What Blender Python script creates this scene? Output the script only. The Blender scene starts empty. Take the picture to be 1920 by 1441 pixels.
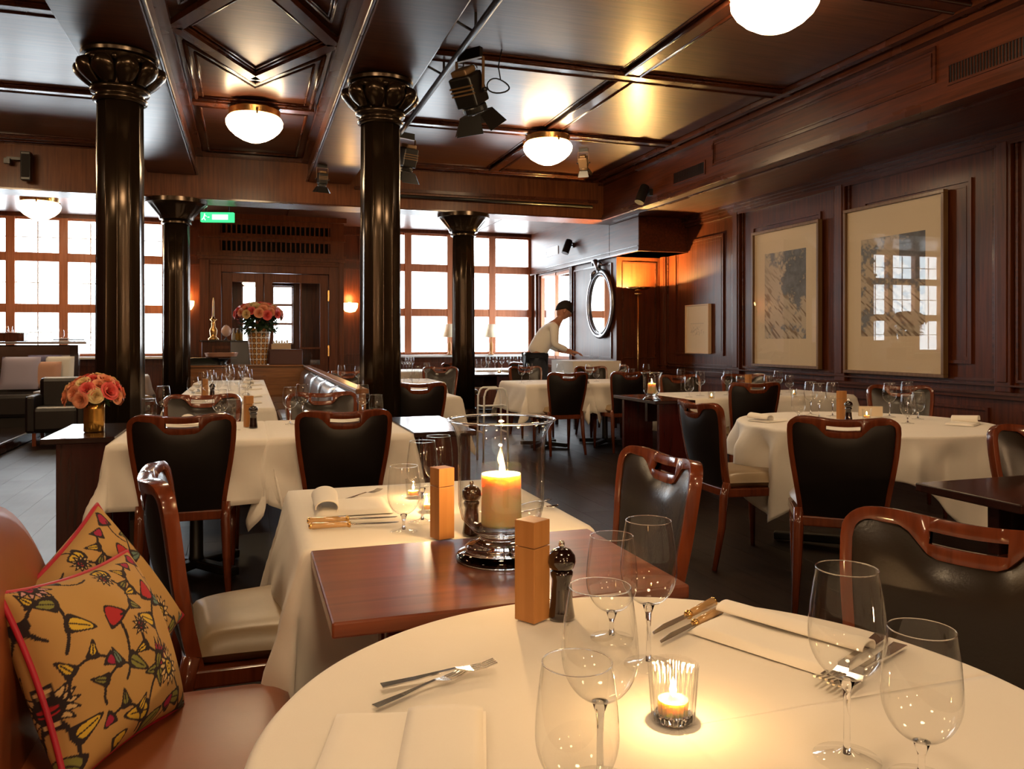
import bpy, bmesh, math, random
import numpy as np
from mathutils import Vector, Matrix, noise
random.seed(7)
D = bpy.data
C = bpy.context.scene.collection
PI = math.pi
# ------------------------------------------------------------------ camera, world, lights, exposure
YAW = math.radians(18.26)
CAMH = 1.22
FPX = 1500.0
HORX, HORY = 960.0, 638.0
cam_d = D.cameras.new('camera'); cam_d.sensor_width = 36; cam_d.lens = 36*FPX/1920
cam_d.shift_y = -(720.5-HORY)/1920
cam_d.clip_start = .02; cam_d.clip_end = 200
cam = D.objects.new('camera', cam_d); C.objects.link(cam)
cam.location = (0, 0, CAMH); cam.rotation_euler = (PI/2, 0, -YAW)
bpy.context.scene.camera = cam
sc = bpy.context.scene
sc.view_settings.view_transform = 'Standard'; sc.view_settings.look = 'None'
sc.view_settings.gamma = 1; sc.view_settings.use_curve_mapping = False
sc.view_settings.exposure = 1.0
sc.cycles.max_bounces = 8; sc.cycles.diffuse_bounces = 3; sc.cycles.glossy_bounces = 4
sc.cycles.transmission_bounces = 8; sc.cycles.transparent_max_bounces = 28
sc.cycles.use_denoising = True; sc.cycles.sample_clamp_indirect = 4
sc.cycles.caustics_reflective = False; sc.cycles.caustics_refractive = False
W = D.worlds.new('sky'); sc.world = W; W.use_nodes = True
bgn = W.node_tree.nodes['Background']
bgn.inputs[0].default_value = (.86, .94, 1, 1); bgn.inputs[1].default_value = 7.5
LAMP_E = 19.0
def portal(loc, rot, sx, sy):
    l = D.lights.new('window_daylight', 'AREA'); l.shape = 'RECTANGLE'; l.size = sx; l.size_y = sy
    l.cycles.is_portal = True
    o = D.objects.new('window_daylight', l); C.objects.link(o); o.location = loc; o.rotation_euler = rot
portal((-3.0, 14.4, 2.08), (-PI/2, 0, 0), 3.5, 2.4)
portal((3.5, 14.4, 2.08), (-PI/2, 0, 0), 3.3, 2.4)
portal((5.3, 13.25, 1.7), (0, PI/2, 0), 1.5, 1.8)

def at(px, py, z):
    d = (CAMH-z)*FPX/(py-HORY)
    return atd(px, py, d)
def atd(px, py, d):
    u = (px-HORX)/FPX
    return Vector((d*(math.sin(YAW)+math.cos(YAW)*u), d*(math.cos(YAW)-math.sin(YAW)*u), CAMH-(py-HORY)*d/FPX))
# ------------------------------------------------------------------ materials
def newmat(name):
    m = D.materials.new(name); m.use_nodes = True
    nt = m.node_tree; b = nt.nodes['Principled BSDF']
    return m, nt, b
def setp(b, **k):
    names = dict(col='Base Color', rough='Roughness', metal='Metallic', spec='Specular IOR Level', coat='Coat Weight',
                 coatr='Coat Roughness', trans='Transmission Weight', ior='IOR', em='Emission Color', es='Emission Strength',
                 sss='Subsurface Weight', sheen='Sheen Weight', alpha='Alpha')
    for a, v in k.items():
        if a in ('col', 'em'): v = (*v, 1) if len(v) == 3 else v
        b.inputs[names[a]].default_value = v
def simple(name, col, rough=.5, **k):
    m, nt, b = newmat(name); setp(b, col=col, rough=rough, **k); return m
def wood(name, c1, c2, rough=.38, coat=.07, coatr=.18, scale=(2.2, 2.2, 2.2), stretch=2, bump=.04, big=.6):
    """varnished wood: grain noise stretched along one axis of object space"""
    m, nt, b = newmat(name); N = nt.nodes.new; L = nt.links.new
    tc = N('ShaderNodeTexCoord'); mp = N('ShaderNodeMapping')
    s = [22, 22, 22]; s[stretch] = 1.2; mp.inputs['Scale'].default_value = s
    L(tc.outputs['Object'], mp.inputs[0])
    n1 = N('ShaderNodeTexNoise'); n1.inputs['Scale'].default_value = 1.6; n1.inputs['Detail'].default_value = 6
    n1.inputs['Distortion'].default_value = .6
    L(mp.outputs[0], n1.inputs[0])
    n2 = N('ShaderNodeTexNoise'); n2.inputs['Scale'].default_value = 1.3; n2.inputs['Detail'].default_value = 3
    L(tc.outputs['Object'], n2.inputs[0])
    mx = N('ShaderNodeMix'); mx.data_type = 'FLOAT'; mx.inputs[0].default_value = big*.6
    L(n1.outputs[0], mx.inputs[2]); L(n2.outputs[0], mx.inputs[3])
    r = N('ShaderNodeValToRGB'); r.color_ramp.elements[0].position = .34; r.color_ramp.elements[1].position = .68
    r.color_ramp.elements[0].color = (*c1, 1); r.color_ramp.elements[1].color = (*c2, 1)
    L(mx.outputs[0], r.inputs[0]); L(r.outputs[0], b.inputs['Base Color'])
    rr = N('ShaderNodeMapRange'); rr.inputs[3].default_value = rough*.75; rr.inputs[4].default_value = rough*1.35
    L(n2.outputs[0], rr.inputs[0]); L(rr.outputs[0], b.inputs['Roughness'])
    bp = N('ShaderNodeBump'); bp.inputs['Strength'].default_value = bump; bp.inputs['Distance'].default_value = .01
    L(n1.outputs[0], bp.inputs['Height']); L(bp.outputs[0], b.inputs['Normal']); L(bp.outputs[0], b.inputs['Coat Normal'])
    setp(b, coat=coat, coatr=coatr, spec=.24)
    return m
M = {}
DK, DK2 = (.042, .0095, .0028), (.125, .029, .0080)
M['wood'] = wood('dark_mahogany', DK, DK2)
M['wood_x'] = wood('dark_mahogany_across', DK, DK2, stretch=0)
M['wood_y'] = wood('dark_mahogany_along', DK, DK2, stretch=1)
M['ceil'] = wood('ceiling_veneer', (.050, .017, .009), (.13, .044, .020), rough=.34, coat=.22, coatr=.2, stretch=0, bump=.05)
M['beamwood'] = wood('beam_veneer', (.06, .015, .004), (.21, .065, .018), rough=.42, coat=.05, stretch=2, bump=.05, big=.9)
M['moulding'] = wood('moulding_wood', (.040, .011, .005), (.11, .030, .012), rough=.26, coat=.28, coatr=.1, stretch=1, bump=.008)
M['chairwood'] = wood('chair_mahogany', (.085, .017, .006), (.205, .047, .016), rough=.24, coat=.8, coatr=.06, stretch=2, bump=.01)
M['tablewood'] = wood('side_table_mahogany', (.105, .026, .011), (.22, .060, .025), rough=.28, coat=.5, coatr=.12, stretch=0, bump=.01)
M['tabledark'] = wood('dark_table_wood', (.012, .004, .003), (.04, .012, .008), rough=.25, coat=.8, coatr=.12, stretch=0, bump=.01)
M['tablered'] = wood('dark_red_table_wood', (.035, .004, .003), (.075, .010, .007), rough=.25, coat=.7, coatr=.1, bump=.01)
M['oak'] = wood('honey_oak', (.17, .062, .018), (.34, .135, .040), rough=.35, coat=.4, stretch=0, bump=.03)
M['doorwood'] = wood('door_mahogany', (.085, .020, .006), (.20, .052, .015), rough=.42, coat=.05, stretch=2)
M['windowwood'] = wood('window_mahogany', (.34, .12, .055), (.52, .20, .10), rough=.4, coat=.2, stretch=2)  # wood colour raised to imitate bloom around the bright windows
M['floor'] = wood('dark_floorboards', (.007, .004, .003), (.022, .011, .007), rough=.42, coat=.0, coatr=.25, stretch=1, bump=.05)
setp(M['floor'].node_tree.nodes['Principled BSDF'], spec=.19)
M['beech'] = wood('oiled_beech', (.36, .155, .045), (.47, .22, .072), rough=.5, coat=0, stretch=2, bump=.01, big=.4)
M['void'] = simple('dark_recess', (.008, .005, .004), .8)
M['iron'] = simple('black_cast_iron', (.045, .028, .015), .24, metal=.75, coat=.15, coatr=.15)
M['black'] = simple('black_painted_metal', (.007, .006, .005), .38)
M['bronze'] = simple('bronze_leather', (.34, .24, .13), .38, coat=.1)
M['brass'] = simple('brass', (.72, .44, .16), .25, metal=1)
M['chrome'] = simple('chrome', (.8, .8, .8), .12, metal=1)
M['steel'] = simple('polished_cutlery_steel', (.75, .72, .68), .18, metal=1)
M['alu'] = simple('brushed_aluminium', (.6, .6, .62), .3, metal=1)
M['framewood'] = wood('picture_frame_wood', (.12, .06, .025), (.22, .12, .05), rough=.4, coat=.2)
M['mat'] = simple('cream_picture_mount', (.74, .60, .42), .8)
M['white'] = simple('white_paint', (.8, .8, .78), .5)
M['wax'] = simple('ivory_wax', (.88, .68, .36), .45, sss=.9)
M['wax'].node_tree.nodes['Principled BSDF'].inputs['Subsurface Radius'].default_value = (.030, .012, .004)
M['wax'].node_tree.nodes['Principled BSDF'].inputs['Subsurface Scale'].default_value = 1.0

M['pepper'] = simple('glossy_dark_pepper_mill', (.012, .004, .003), .12, coat=1, coatr=.04)
def leather(name, c, rough=.34, bumps=.15, coat=.25):
    m, nt, b = newmat(name); N = nt.nodes.new; L = nt.links.new
    tc = N('ShaderNodeTexCoord'); n = N('ShaderNodeTexNoise'); n.inputs['Scale'].default_value = 160; n.inputs['Detail'].default_value = 2
    n2 = N('ShaderNodeTexNoise'); n2.inputs['Scale'].default_value = 7; n2.inputs['Detail'].default_value = 3
    L(tc.outputs['Object'], n.inputs[0]); L(tc.outputs['Object'], n2.inputs[0])
    ad = N('ShaderNodeMath'); ad.operation = 'ADD'; L(n2.outputs[0], ad.inputs[0])
    ml = N('ShaderNodeMath'); ml.operation = 'MULTIPLY'; ml.inputs[1].default_value = .12; L(n.outputs[0], ml.inputs[0]); L(ml.outputs[0], ad.inputs[1])
    bp = N('ShaderNodeBump'); bp.inputs['Strength'].default_value = bumps; bp.inputs['Distance'].default_value = .01
    L(ad.outputs[0], bp.inputs['Height']); L(bp.outputs[0], b.inputs['Normal'])
    r = N('ShaderNodeValToRGB'); r.color_ramp.elements[0].color = (*[x*.7 for x in c], 1); r.color_ramp.elements[1].color = (*[x*1.25 for x in c], 1)
    L(n2.outputs[0], r.inputs[0]); L(r.outputs[0], b.inputs['Base Color'])
    setp(b, rough=rough, coat=coat, coatr=.3)
    return m
M['leather_back'] = leather('black_brown_leather', (.006, .003, .0025), .42, .1, .05)
M['leather_front'] = leather('olive_brown_leather', (.016, .010, .006), .26, .25)
M['leather_seat'] = leather('bronze_seat_leather', (.30, .21, .115), .42, .12)
M['leather_bench'] = leather('chestnut_bench_leather', (.29, .080, .028), .34, .08)
M['leather_booth'] = leather('dark_booth_leather', (.05, .03, .022), .2, .2, .6)
def cloth(name, col, crease=.25):
    m, nt, b = newmat(name); N = nt.nodes.new; L = nt.links.new
    tc = N('ShaderNodeTexCoord')
    n = N('ShaderNodeTexNoise'); n.inputs['Scale'].default_value = 3.2; n.inputs['Detail'].default_value = 3; n.inputs['Distortion'].default_value = .8
    n2 = N('ShaderNodeTexNoise'); n2.inputs['Scale'].default_value = 420
    L(tc.outputs['Object'], n.inputs[0]); L(tc.outputs['Object'], n2.inputs[0])
    ml = N('ShaderNodeMath'); ml.operation = 'MULTIPLY_ADD'; ml.inputs[1].default_value = .015
    L(n2.outputs[0], ml.inputs[0]); L(n.outputs[0], ml.inputs[2])
    bp = N('ShaderNodeBump'); bp.inputs['Strength'].default_value = crease; bp.inputs['Distance'].default_value = .03
    L(ml.outputs[0], bp.inputs['Height']); L(bp.outputs[0], b.inputs['Normal'])
    setp(b, col=col, rough=.8, sheen=.15)
    return m
M['cloth'] = cloth('white_table_linen', (.80, .745, .665))
M['napkin'] = cloth('white_napkin_linen', (.84, .79, .71), .2)
M['shirt'] = cloth('white_shirt', (.80, .76, .68))
M['trousers'] = simple('dark_apron_cloth', (.03, .035, .05), .8)
M['skin'] = simple('skin', (.42, .19, .11), .5, sss=.1)
M['hair'] = simple('dark_hair', (.010, .007, .005), .8)
def thin_glass(name, tint=(.97, .97, .96), refl=1.2, edge=.5):
    """one thin wall of glass: clear seen straight on, reflecting and darker at the rim"""
    m = D.materials.new(name); m.use_nodes = True; nt = m.node_tree; nt.nodes.clear(); N = nt.nodes.new; L = nt.links.new
    out = N('ShaderNodeOutputMaterial'); mix = N('ShaderNodeMixShader'); tr = N('ShaderNodeBsdfTransparent'); gl = N('ShaderNodeBsdfGlossy')
    gl.inputs['Roughness'].default_value = .01; gl.inputs['Color'].default_value = (1, 1, 1, 1)
    fr = N('ShaderNodeMath'); fr.operation = 'POWER'; fr.inputs[1].default_value = 5
    mu = N('ShaderNodeMath'); mu.operation = 'MULTIPLY_ADD'; mu.inputs[1].default_value = .9; mu.inputs[2].default_value = .045*refl; mu.use_clamp = True
    lw = N('ShaderNodeLayerWeight'); lw.inputs[0].default_value = .5
    pw = N('ShaderNodeMath'); pw.operation = 'POWER'; pw.inputs[1].default_value = 5
    cm = N('ShaderNodeMix'); cm.data_type = 'RGBA'; cm.inputs[6].default_value = (*tint, 1); cm.inputs[7].default_value = (edge, edge*.97, edge*.93, 1)
    L(lw.outputs['Facing'], pw.inputs[0]); L(lw.outputs['Facing'], fr.inputs[0]); L(pw.outputs[0], cm.inputs[0]); L(cm.outputs[2], tr.inputs[0])
    L(fr.outputs[0], mu.inputs[0]); L(mu.outputs[0], mix.inputs[0]); L(tr.outputs[0], mix.inputs[1]); L(gl.outputs[0], mix.inputs[2])
    L(mix.outputs[0], out.inputs[0]); return m
M['glass'] = thin_glass('thin_wine_glass')
M['pane'] = thin_glass('window_glass', (.97, .98, .98), 1.0, .8)
M['picglass'] = thin_glass('picture_glass', (.98, .98, .97), .55, .9)
M['solidglass'] = simple('solid_clear_glass', (1, 1, 1), 0, trans=1, ior=1.48)
def emit(name, col, s):
    m = D.materials.new(name); m.use_nodes = True; nt = m.node_tree; nt.nodes.clear()
    e = nt.nodes.new('ShaderNodeEmission'); e.inputs[0].default_value = (*col, 1); e.inputs[1].default_value = s
    o = nt.nodes.new('ShaderNodeOutputMaterial'); nt.links.new(e.outputs[0], o.inputs[0]); return m
M['lampglow'] = emit('opal_lamp_glass_lit', (1, .70, .40), LAMP_E)
M['flame'] = emit('candle_flame', (1, .62, .22), 22)
M['teaflame'] = emit('tealight_glow', (1, .60, .22), 9)
M['sconce'] = emit('wall_sconce_glow', (1, .55, .18), 9)
M['uplight'] = emit('uplighter_bulb_glow', (1, .58, .18), 2400)
M['mirrorframe'] = simple('tarnished_silver', (.26, .26, .28), .3, metal=1)
M['exit_green'] = emit('exit_sign_green', (.05, .75, .22), .9)
M['exit_white'] = emit('exit_sign_white', (.85, 1, .88), 1.1)
M['shade'] = simple('cream_lampshade', (.85, .75, .55), .8)
# ------------------------------------------------------------------ mesh building
class MB:
    def __init__(s): s.v = []; s.f = []
    def add(s, vs, fs):
        n = len(s.v); s.v += [tuple(v) for v in vs]; s.f += [tuple(n+i for i in f) for f in fs]; return s
    def box(s, x0, x1, y0, y1, z0, z1, T=None):
        vs = [Vector((x, y, z)) for x in (x0, x1) for y in (y0, y1) for z in (z0, z1)]
        if T: vs = [T @ v for v in vs]
        return s.add(vs, [(0, 1, 3, 2), (4, 6, 7, 5), (0, 4, 5, 1), (2, 3, 7, 6), (0, 2, 6, 4), (1, 5, 7, 3)])
    def frame(s, axis, c, a0, a1, b0, b1, w, t0, t1):
        """rectangular frame of four bars in the plane axis=c (+t0..t1), a = the horizontal axis, b = z"""
        def bb(a0, a1, b0, b1):
            if axis == 'x': s.box(c+t0, c+t1, a0, a1, b0, b1)
            elif axis == 'y': s.box(a0, a1, c+t0, c+t1, b0, b1)
            else: s.box(a0, a1, b0, b1, c+t0, c+t1)
        bb(a0, a1, b0, b0+w); bb(a0, a1, b1-w, b1); bb(a0, a0+w, b0+w, b1-w); bb(a1-w, a1, b0+w, b1-w); return s
    def bar(s, p0, p1, w, h, up=(0, 0, 1)):
        p0, p1 = Vector(p0), Vector(p1); d = (p1-p0); l = d.length; d.normalize(); up = Vector(up)
        sd = d.cross(up)
        if sd.length < 1e-4: sd = d.cross(Vector((1, 0, 0)))
        sd.normalize(); u = sd.cross(d)
        vs = [p + sd*a*w/2 + u*b*h/2 for p in (p0, p1) for a, b in ((-1, -1), (1, -1), (1, 1), (-1, 1))]
        return s.add(vs, [(3, 2, 1, 0), (4, 5, 6, 7), (0, 1, 5, 4), (1, 2, 6, 5), (2, 3, 7, 6), (3, 0, 4, 7)])
    def lathe(s, prof, seg=24, c=(0, 0, 0), mod=None, cap=True):
        c = Vector(c); n = len(s.v); rows = len(prof)
        for r, z in prof:
            for k in range(seg):
                a = 2*PI*k/seg; rr = r*(mod(a, z) if mod else 1)
                s.v.append((c.x+rr*math.cos(a), c.y+rr*math.sin(a), c.z+z))
        for i in range(rows-1):
            for k in range(seg):
                a, b = n+i*seg+k, n+i*seg+(k+1) % seg
                s.f.append((a, b, b+seg, a+seg))
        if cap:
            if prof[0][0] > 1e-5: s.f.append(tuple(n+k for k in range(seg))[::-1])
            if prof[-1][0] > 1e-5: s.f.append(tuple(n+(rows-1)*seg+k for k in range(seg)))
        return s
    def tube(s, pts, rad, seg=8, flat=1.0, closed=False):
        pts = [Vector(p) for p in pts]; N = len(pts); n = len(s.v)
        rads = rad if isinstance(rad, (list, tuple)) else [rad]*N
        up = Vector((0, 0, 1)); prev = None
        for i, p in enumerate(pts):
            if closed: d = pts[(i+1) % N]-pts[i-1]
            else: d = pts[min(i+1, N-1)]-pts[max(i-1, 0)]
            d.normalize()
            if prev is None:
                a = d.cross(up)
                if a.length < .05: a = d.cross(Vector((1, 0, 0)))
            else: a = prev - d*prev.dot(d)
            a.normalize(); prev = a; b = d.cross(a)
            for k in range(seg):
                t = 2*PI*k/seg; q = p+(a*math.cos(t)+b*math.sin(t)*flat)*rads[i]; s.v.append(tuple(q))
        for i in range(N if closed else N-1):
            for k in range(seg):
                a, b = n+i*seg+k, n+i*seg+(k+1) % seg; j = n+((i+1) % N)*seg
                s.f.append((a, b, j+(k+1) % seg, j+k))
        if not closed:
            s.f.append(tuple(n+k for k in range(seg))[::-1]); s.f.append(tuple(n+(N-1)*seg+k for k in range(seg)))
        return s
    def grid(s, fn, nu, nv):
        n = len(s.v)
        for i in range(nu+1):
            for j in range(nv+1): s.v.append(tuple(fn(i/nu, j/nv)))
        for i in range(nu):
            for j in range(nv):
                a = n+i*(nv+1)+j; s.f.append((a, a+nv+1, a+nv+2, a+1))
        return s
    def prism(s, poly, z0, z1, T=None):
        n = len(poly); vs = [Vector((x, y, z)) for z in (z0, z1) for x, y in poly]
        if T: vs = [T @ v for v in vs]
        return s.add(vs, [tuple(range(n))[::-1], tuple(range(n, 2*n))]+[(i, (i+1) % n, n+(i+1) % n, n+i) for i in range(n)])
    def mesh(s, name, smooth=False):
        me = D.meshes.new(name); me.from_pydata(s.v, [], s.f); me.update()
        if smooth: me.shade_smooth()
        return me
def obj(name, mb, mat, parent=None, smooth=False, bevel=0, sub=0, solid=0, auto=False):
    me = mb if isinstance(mb, bpy.types.Mesh) else mb.mesh(name, smooth)
    if not isinstance(mb, bpy.types.Mesh):
        bm = bmesh.new(); bm.from_mesh(me); bmesh.ops.recalc_face_normals(bm, faces=bm.faces); bm.to_mesh(me); bm.free()
        me.materials.append(M[mat] if isinstance(mat, str) else mat)
        if auto: me.set_sharp_from_angle(angle=math.radians(40))
    o = D.objects.new(name, me); C.objects.link(o)
    if parent: o.parent = parent
    if solid:
        m = o.modifiers.new('thickness', 'SOLIDIFY'); m.thickness = solid; m.offset = 0
    if bevel:
        m = o.modifiers.new('bevel', 'BEVEL'); m.width = bevel; m.segments = 2; m.limit_method = 'ANGLE'
    if sub:
        m = o.modifiers.new('smooth', 'SUBSURF'); m.levels = sub; m.render_levels = sub
    return o
def tag(o, label, cat, group=None, kind=None):
    o['label'] = label
    if cat: o['category'] = cat
    if group: o['group'] = group
    if kind: o['kind'] = kind
    return o
def thing(name, label, cat, loc=(0, 0, 0), rotz=0, group=None):
    o = D.objects.new(name, None); C.objects.link(o); o.location = loc; o.rotation_euler = (0, 0, rotz)
    o.empty_display_size = .1
    return tag(o, label, cat, group)
def struct(o, label=None):
    o['kind'] = 'structure'
    if label: o['label'] = label
    return o
def sroot(name, label=None):
    o = D.objects.new(name, None); C.objects.link(o); return struct(o, label)
def dup(root, loc, rotz=0, label=None, group=None, scale=None):
    r = root.copy(); C.objects.link(r); r.location = loc
    r.rotation_euler = (root.rotation_euler[0], root.rotation_euler[1], rotz)
    if label: r['label'] = label
    if group: r['group'] = group
    if scale: r.scale = scale
    for ch in root.children:
        c = ch.copy(); C.objects.link(c); c.parent = r
        for g in ch.children:
            e = g.copy(); C.objects.link(e); e.parent = c
    return r
def holed(axis, t0, t1, a0, a1, z0, z1, holes):
    """wall slab with rectangular holes (a0,a1,z0,z1); axis is the wall normal"""
    mb = MB()
    A = sorted({a0, a1, *[h[0] for h in holes], *[h[1] for h in holes]}); A = [a for a in A if a0 <= a <= a1]
    for p, q in zip(A, A[1:]):
        Z = [z0]+sorted(v for h in holes if h[0] <= p and h[1] >= q for v in h[2:])+[z1]
        for i in range(0, len(Z), 2):
            if Z[i+1]-Z[i] > 1e-4:
                if axis == 'y': mb.box(p, q, t0, t1, Z[i], Z[i+1])
                else: mb.box(t0, t1, p, q, Z[i], Z[i+1])
    return mb
ORD = ['leftmost', 'second from the left', 'third from the left', 'fourth from the left', 'fifth from the left', 'sixth from the left',
       'seventh from the left', 'eighth from the left', 'ninth from the left', 'tenth from the left', 'eleventh from the left', 'twelfth from the left']
# ------------------------------------------------------------------ the room
XR, XL, YB, YF = 5.87, -4.8, 14.3, -5.2      # right wall, left wall, window wall, wall behind the camera
ZC, ZB, ZS, ZK = 3.50, 3.22, 2.93, 3.23      # coffered ceiling, column beams, soffit / cross beam, ceiling of the window bay
fl = obj('floor', MB().box(XL, XR+.3, YF, YB+.3, -.14, -.02), 'void'); struct(fl)
rng = random.Random(3)
x = XL; bi = 0
bw = .235
boards = {}
while x < XR-.01:
    y = YF - rng.random()*2.2
    while y < YB:
        l = 3.0; y0, y1 = max(y, YF), min(y+l, YB)
        if y1-y0 > .05:
            key = round(y1-y0, 3)
            me = MB().box(.0008, min(bw, XR-x)-.0008, .0008, key-.0008, -.02, 0).mesh('floor_board') if min(bw, XR-x) < bw-1e-6 or key != 3.0 or key not in boards else boards[key]
            if not me.materials: me.materials.append(M['floor'])
            if key == 3.0 and min(bw, XR-x) > bw-1e-6: boards[key] = me
            o = D.objects.new('floor_board', me); C.objects.link(o); o.parent = fl; o.location = (x, y0, 0)
        y += l
    x += bw
# ---- ceilings
ce = obj('ceiling', MB().box(XL, XR+.1, YF, 10.9, ZC+.02, ZC+.2), 'ceil'); struct(ce)
def cpanel(x0, x1, y0, y1, z=ZC):
    obj('ceiling_panel', MB().box(x0, x1, y0, y1, z, z+.02), 'ceil', ce)
def rib(x0, x1, y0, y1):
    mb = MB().box(x0, x1, y0, y1, ZC-.035, ZC+.02)
    obj('rib', mb, 'moulding', ce)
    for s in (0, 1):
        if x1-x0 < y1-y0:
            X = x0-.012 if s == 0 else x1-.012
            obj('bead', MB().tube([(X+.012, y0, ZC-.030), (X+.012, y1, ZC-.030)], .016, 8), 'moulding', ce, smooth=True)
            X2 = x0-.05 if s == 0 else x1+.05
            obj('bead', MB().box(X2-.011, X2+.011, y0, y1, ZC-.012, ZC), 'moulding', ce)
        else:
            Y = y0 if s == 0 else y1
            obj('bead', MB().tube([(x0, Y, ZC-.030), (x1, Y, ZC-.030)], .016, 8), 'moulding', ce, smooth=True)
            Y2 = y0-.05 if s == 0 else y1+.05
            obj('bead', MB().box(x0, x1, Y2-.011, Y2+.011, ZC-.012, ZC), 'moulding', ce)
YR = [-3.8, -1.8, .2, 2.2, 4.2, 6.2, 8.2, 10.2]
for yy in YR:
    rib(1.25, 4.8, yy-.07, yy+.07)
    rib(XL, -1.14, yy-.07, yy+.07)
for a, b in zip(YR, YR[1:]):
    rib(3.03, 3.17, a+.07, b-.07); rib(-3.07, -2.93, a+.07, b-.07)
    for x0, x1 in ((1.36, 2.97), (3.23, 4.58), (-4.7, -3.13), (-2.87, -1.28)):
        cpanel(x0, x1, a+.13, b-.13, ZC-.006)
obj('edge_moulding', MB().box(4.60, 4.66, YF, 10.4, ZC-.05, ZC).box(4.72, 4.8, YF, 10.4, ZC-.09, ZC), 'moulding', ce)
obj('edge_moulding', MB().box(1.25, 1.30, YF, 10.4, ZC-.06, ZC).box(-1.19, -1.14, YF, 10.4, ZC-.06, ZC), 'moulding', ce)
# the two beams over the columns
for nm, x0, x1 in (('beam', -1.14, -.60), ('beam', .72, 1.25)):
    obj('beam', MB().box(x0, x1, YF, 10.4, ZB, ZC+.02), 'ceil', ce, bevel=.012)
for xx in (-.585, .705):
    obj('edge_moulding', MB().tube([(xx, YF, ZB+.014), (xx, 10.4, ZB+.014)], .014, 8), 'moulding', ce, smooth=True)
for x0, x1 in ((-.6, -.52), (.64, .72)):
    obj('edge_moulding', MB().box(x0, x1, YF, 10.4, ZC-.05, ZC), 'moulding', ce)
# diamond coffers between the beams
CX = .06
def dbar(p, q, w, h, z=ZC, name='coffer_moulding', mat='moulding'):
    obj(name, MB().bar((*p, z-h/2), (*q, z-h/2), w, h), mat, ce)
for cy in (6.2, 4.1, 2.0):
    hw, hl = .56, 1.02
    def dia(f): return [(CX, cy-hl*f), (CX+hw*f, cy), (CX, cy+hl*f), (CX-hw*f, cy)]
    for f, w, h in ((1.0, .10, .045),):
        P = dia(f)
        for i in range(4): dbar(P[i], P[(i+1) % 4], w, h)
    for f in (.80, .885):
        P = dia(f)
        for i in range(4):
            p, q = P[i], P[(i+1) % 4]
            obj('bead', MB().tube([(*p, ZC-.008), (*q, ZC-.008)], .011 if f < .85 else .016, 6), 'moulding', ce, smooth=True)
    P = dia(.78)
    obj('ceiling_panel', MB().prism(P, ZC-.004, ZC+.02), 'ceil', ce)
def poly_beads(P, r=.012, closed=True):
    for i in range(len(P) if closed else len(P)-1):
        p, q = P[i], P[(i+1) % len(P)]
        obj('bead', MB().tube([(*p, ZC-.006), (*q, ZC-.006)], r, 6), 'moulding', ce, smooth=True)
def shrink(P, k):
    cx = sum(p[0] for p in P)/len(P); cy = sum(p[1] for p in P)/len(P)
    return [(cx+(p[0]-cx)*k, cy+(p[1]-cy)*k) for p in P]
# panel with a V-shaped front behind the diamond, then a plain one
V = [(-.46, 6.55), (CX, 7.42), (.58, 6.55), (.58, 8.05), (-.46, 8.05)]
poly_beads(V, .018); poly_beads([(-.40, 6.78), (CX, 7.56), (.52, 6.78), (.52, 7.98), (-.40, 7.98)], .010)
for sx in (-1, 1):
    T3 = [(CX+sx*.12, 5.15), (CX+sx*.50, 5.15), (CX+sx*.50, 5.82)]
    poly_beads(T3, .016); poly_beads(shrink(T3, .8), .009)
dbar((-.5, 8.16), (.62, 8.16), .12, .03)
poly_beads([(-.44, 8.32), (.56, 8.32), (.56, 10.2), (-.44, 10.2)], .014)
# ---- cross beam
cb = obj('trim_1', MB().box(XL, XR, 10.4, 10.82, ZS, ZC+.15), 'beamwood', bevel=.01); struct(cb)
obj('bead', MB().box(XL, 4.8, 10.375, 10.4, ZS, ZS+.02).box(XL, 4.8, 10.37, 10.4, ZC-.05, ZC), 'moulding', cb)
obj('bead', MB().box(1.3, 4.7, 10.36, 10.4, 3.16, 3.20), 'moulding', cb)
obj('rail', MB().tube([(1.4, 10.33, 3.10), (4.6, 10.33, 3.10)], .02, 8), 'black', cb, smooth=True)
# ---- window-bay ceiling
bc = obj('ceiling_window_bay', MB().box(XL, XR+.1, 10.82, YB+.3, ZK, ZK+.15), 'ceil'); struct(bc)
for i in range(6):
    X = XL+.3+i*1.7
    obj('ceiling_panel', MB().box(X, X+1.55, 10.95, 12.5, ZK-.008, ZK), 'ceil', bc)
    obj('ceiling_panel', MB().box(X, X+1.55, 12.65, 14.2, ZK-.008, ZK), 'ceil', bc)
# ---- soffit over the right wall
so = obj('trim_2', MB().box(4.8, XR+.1, YF, 10.4, ZS, ZC+.1), 'wood_y'); struct(so)
obj('lip', MB().box(4.765, 4.8, YF, 10.4, ZS-.01, ZS+.035).box(4.78, 4.8, YF, 10.4, ZS+.035, ZS+.07), 'moulding', so)
obj('underside_batten', MB().box(4.95, 5.0, YF, 10.4, ZS-.012, ZS), 'moulding', so)
def face_frame(y0, y1, z0, z1):
    mb = MB().frame('x', 4.8, y0, y1, z0, z1, .025, -.014, 0); mb.frame('x', 4.8, y0+.04, y1-.04, z0+.04, z1-.04, .010, -.008, 0)
    obj('panel_moulding', mb, 'moulding', so)
face_frame(4.6, 7.58, 3.11, 3.38); face_frame(.2, 3.0, 3.11, 3.38)
for y0, y1 in ((7.72, 8.42), (3.45, 4.5)):
    v = obj('vent_frame', MB().frame('x', 4.8, y0, y1, 3.055, 3.215, .018, -.012, 0).box(4.797, 4.799, y0+.02, y1-.02, 3.07, 3.20), 'wood_y', so)
    n = int((y1-y0)/.025)
    for k in range(n):
        yk = y0+.03+(y1-y0-.06)*k/(n-1)
        obj('slat', MB().box(4.790, 4.797, yk-.005, yk+.005, 3.073, 3.197), 'black', v)
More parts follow.
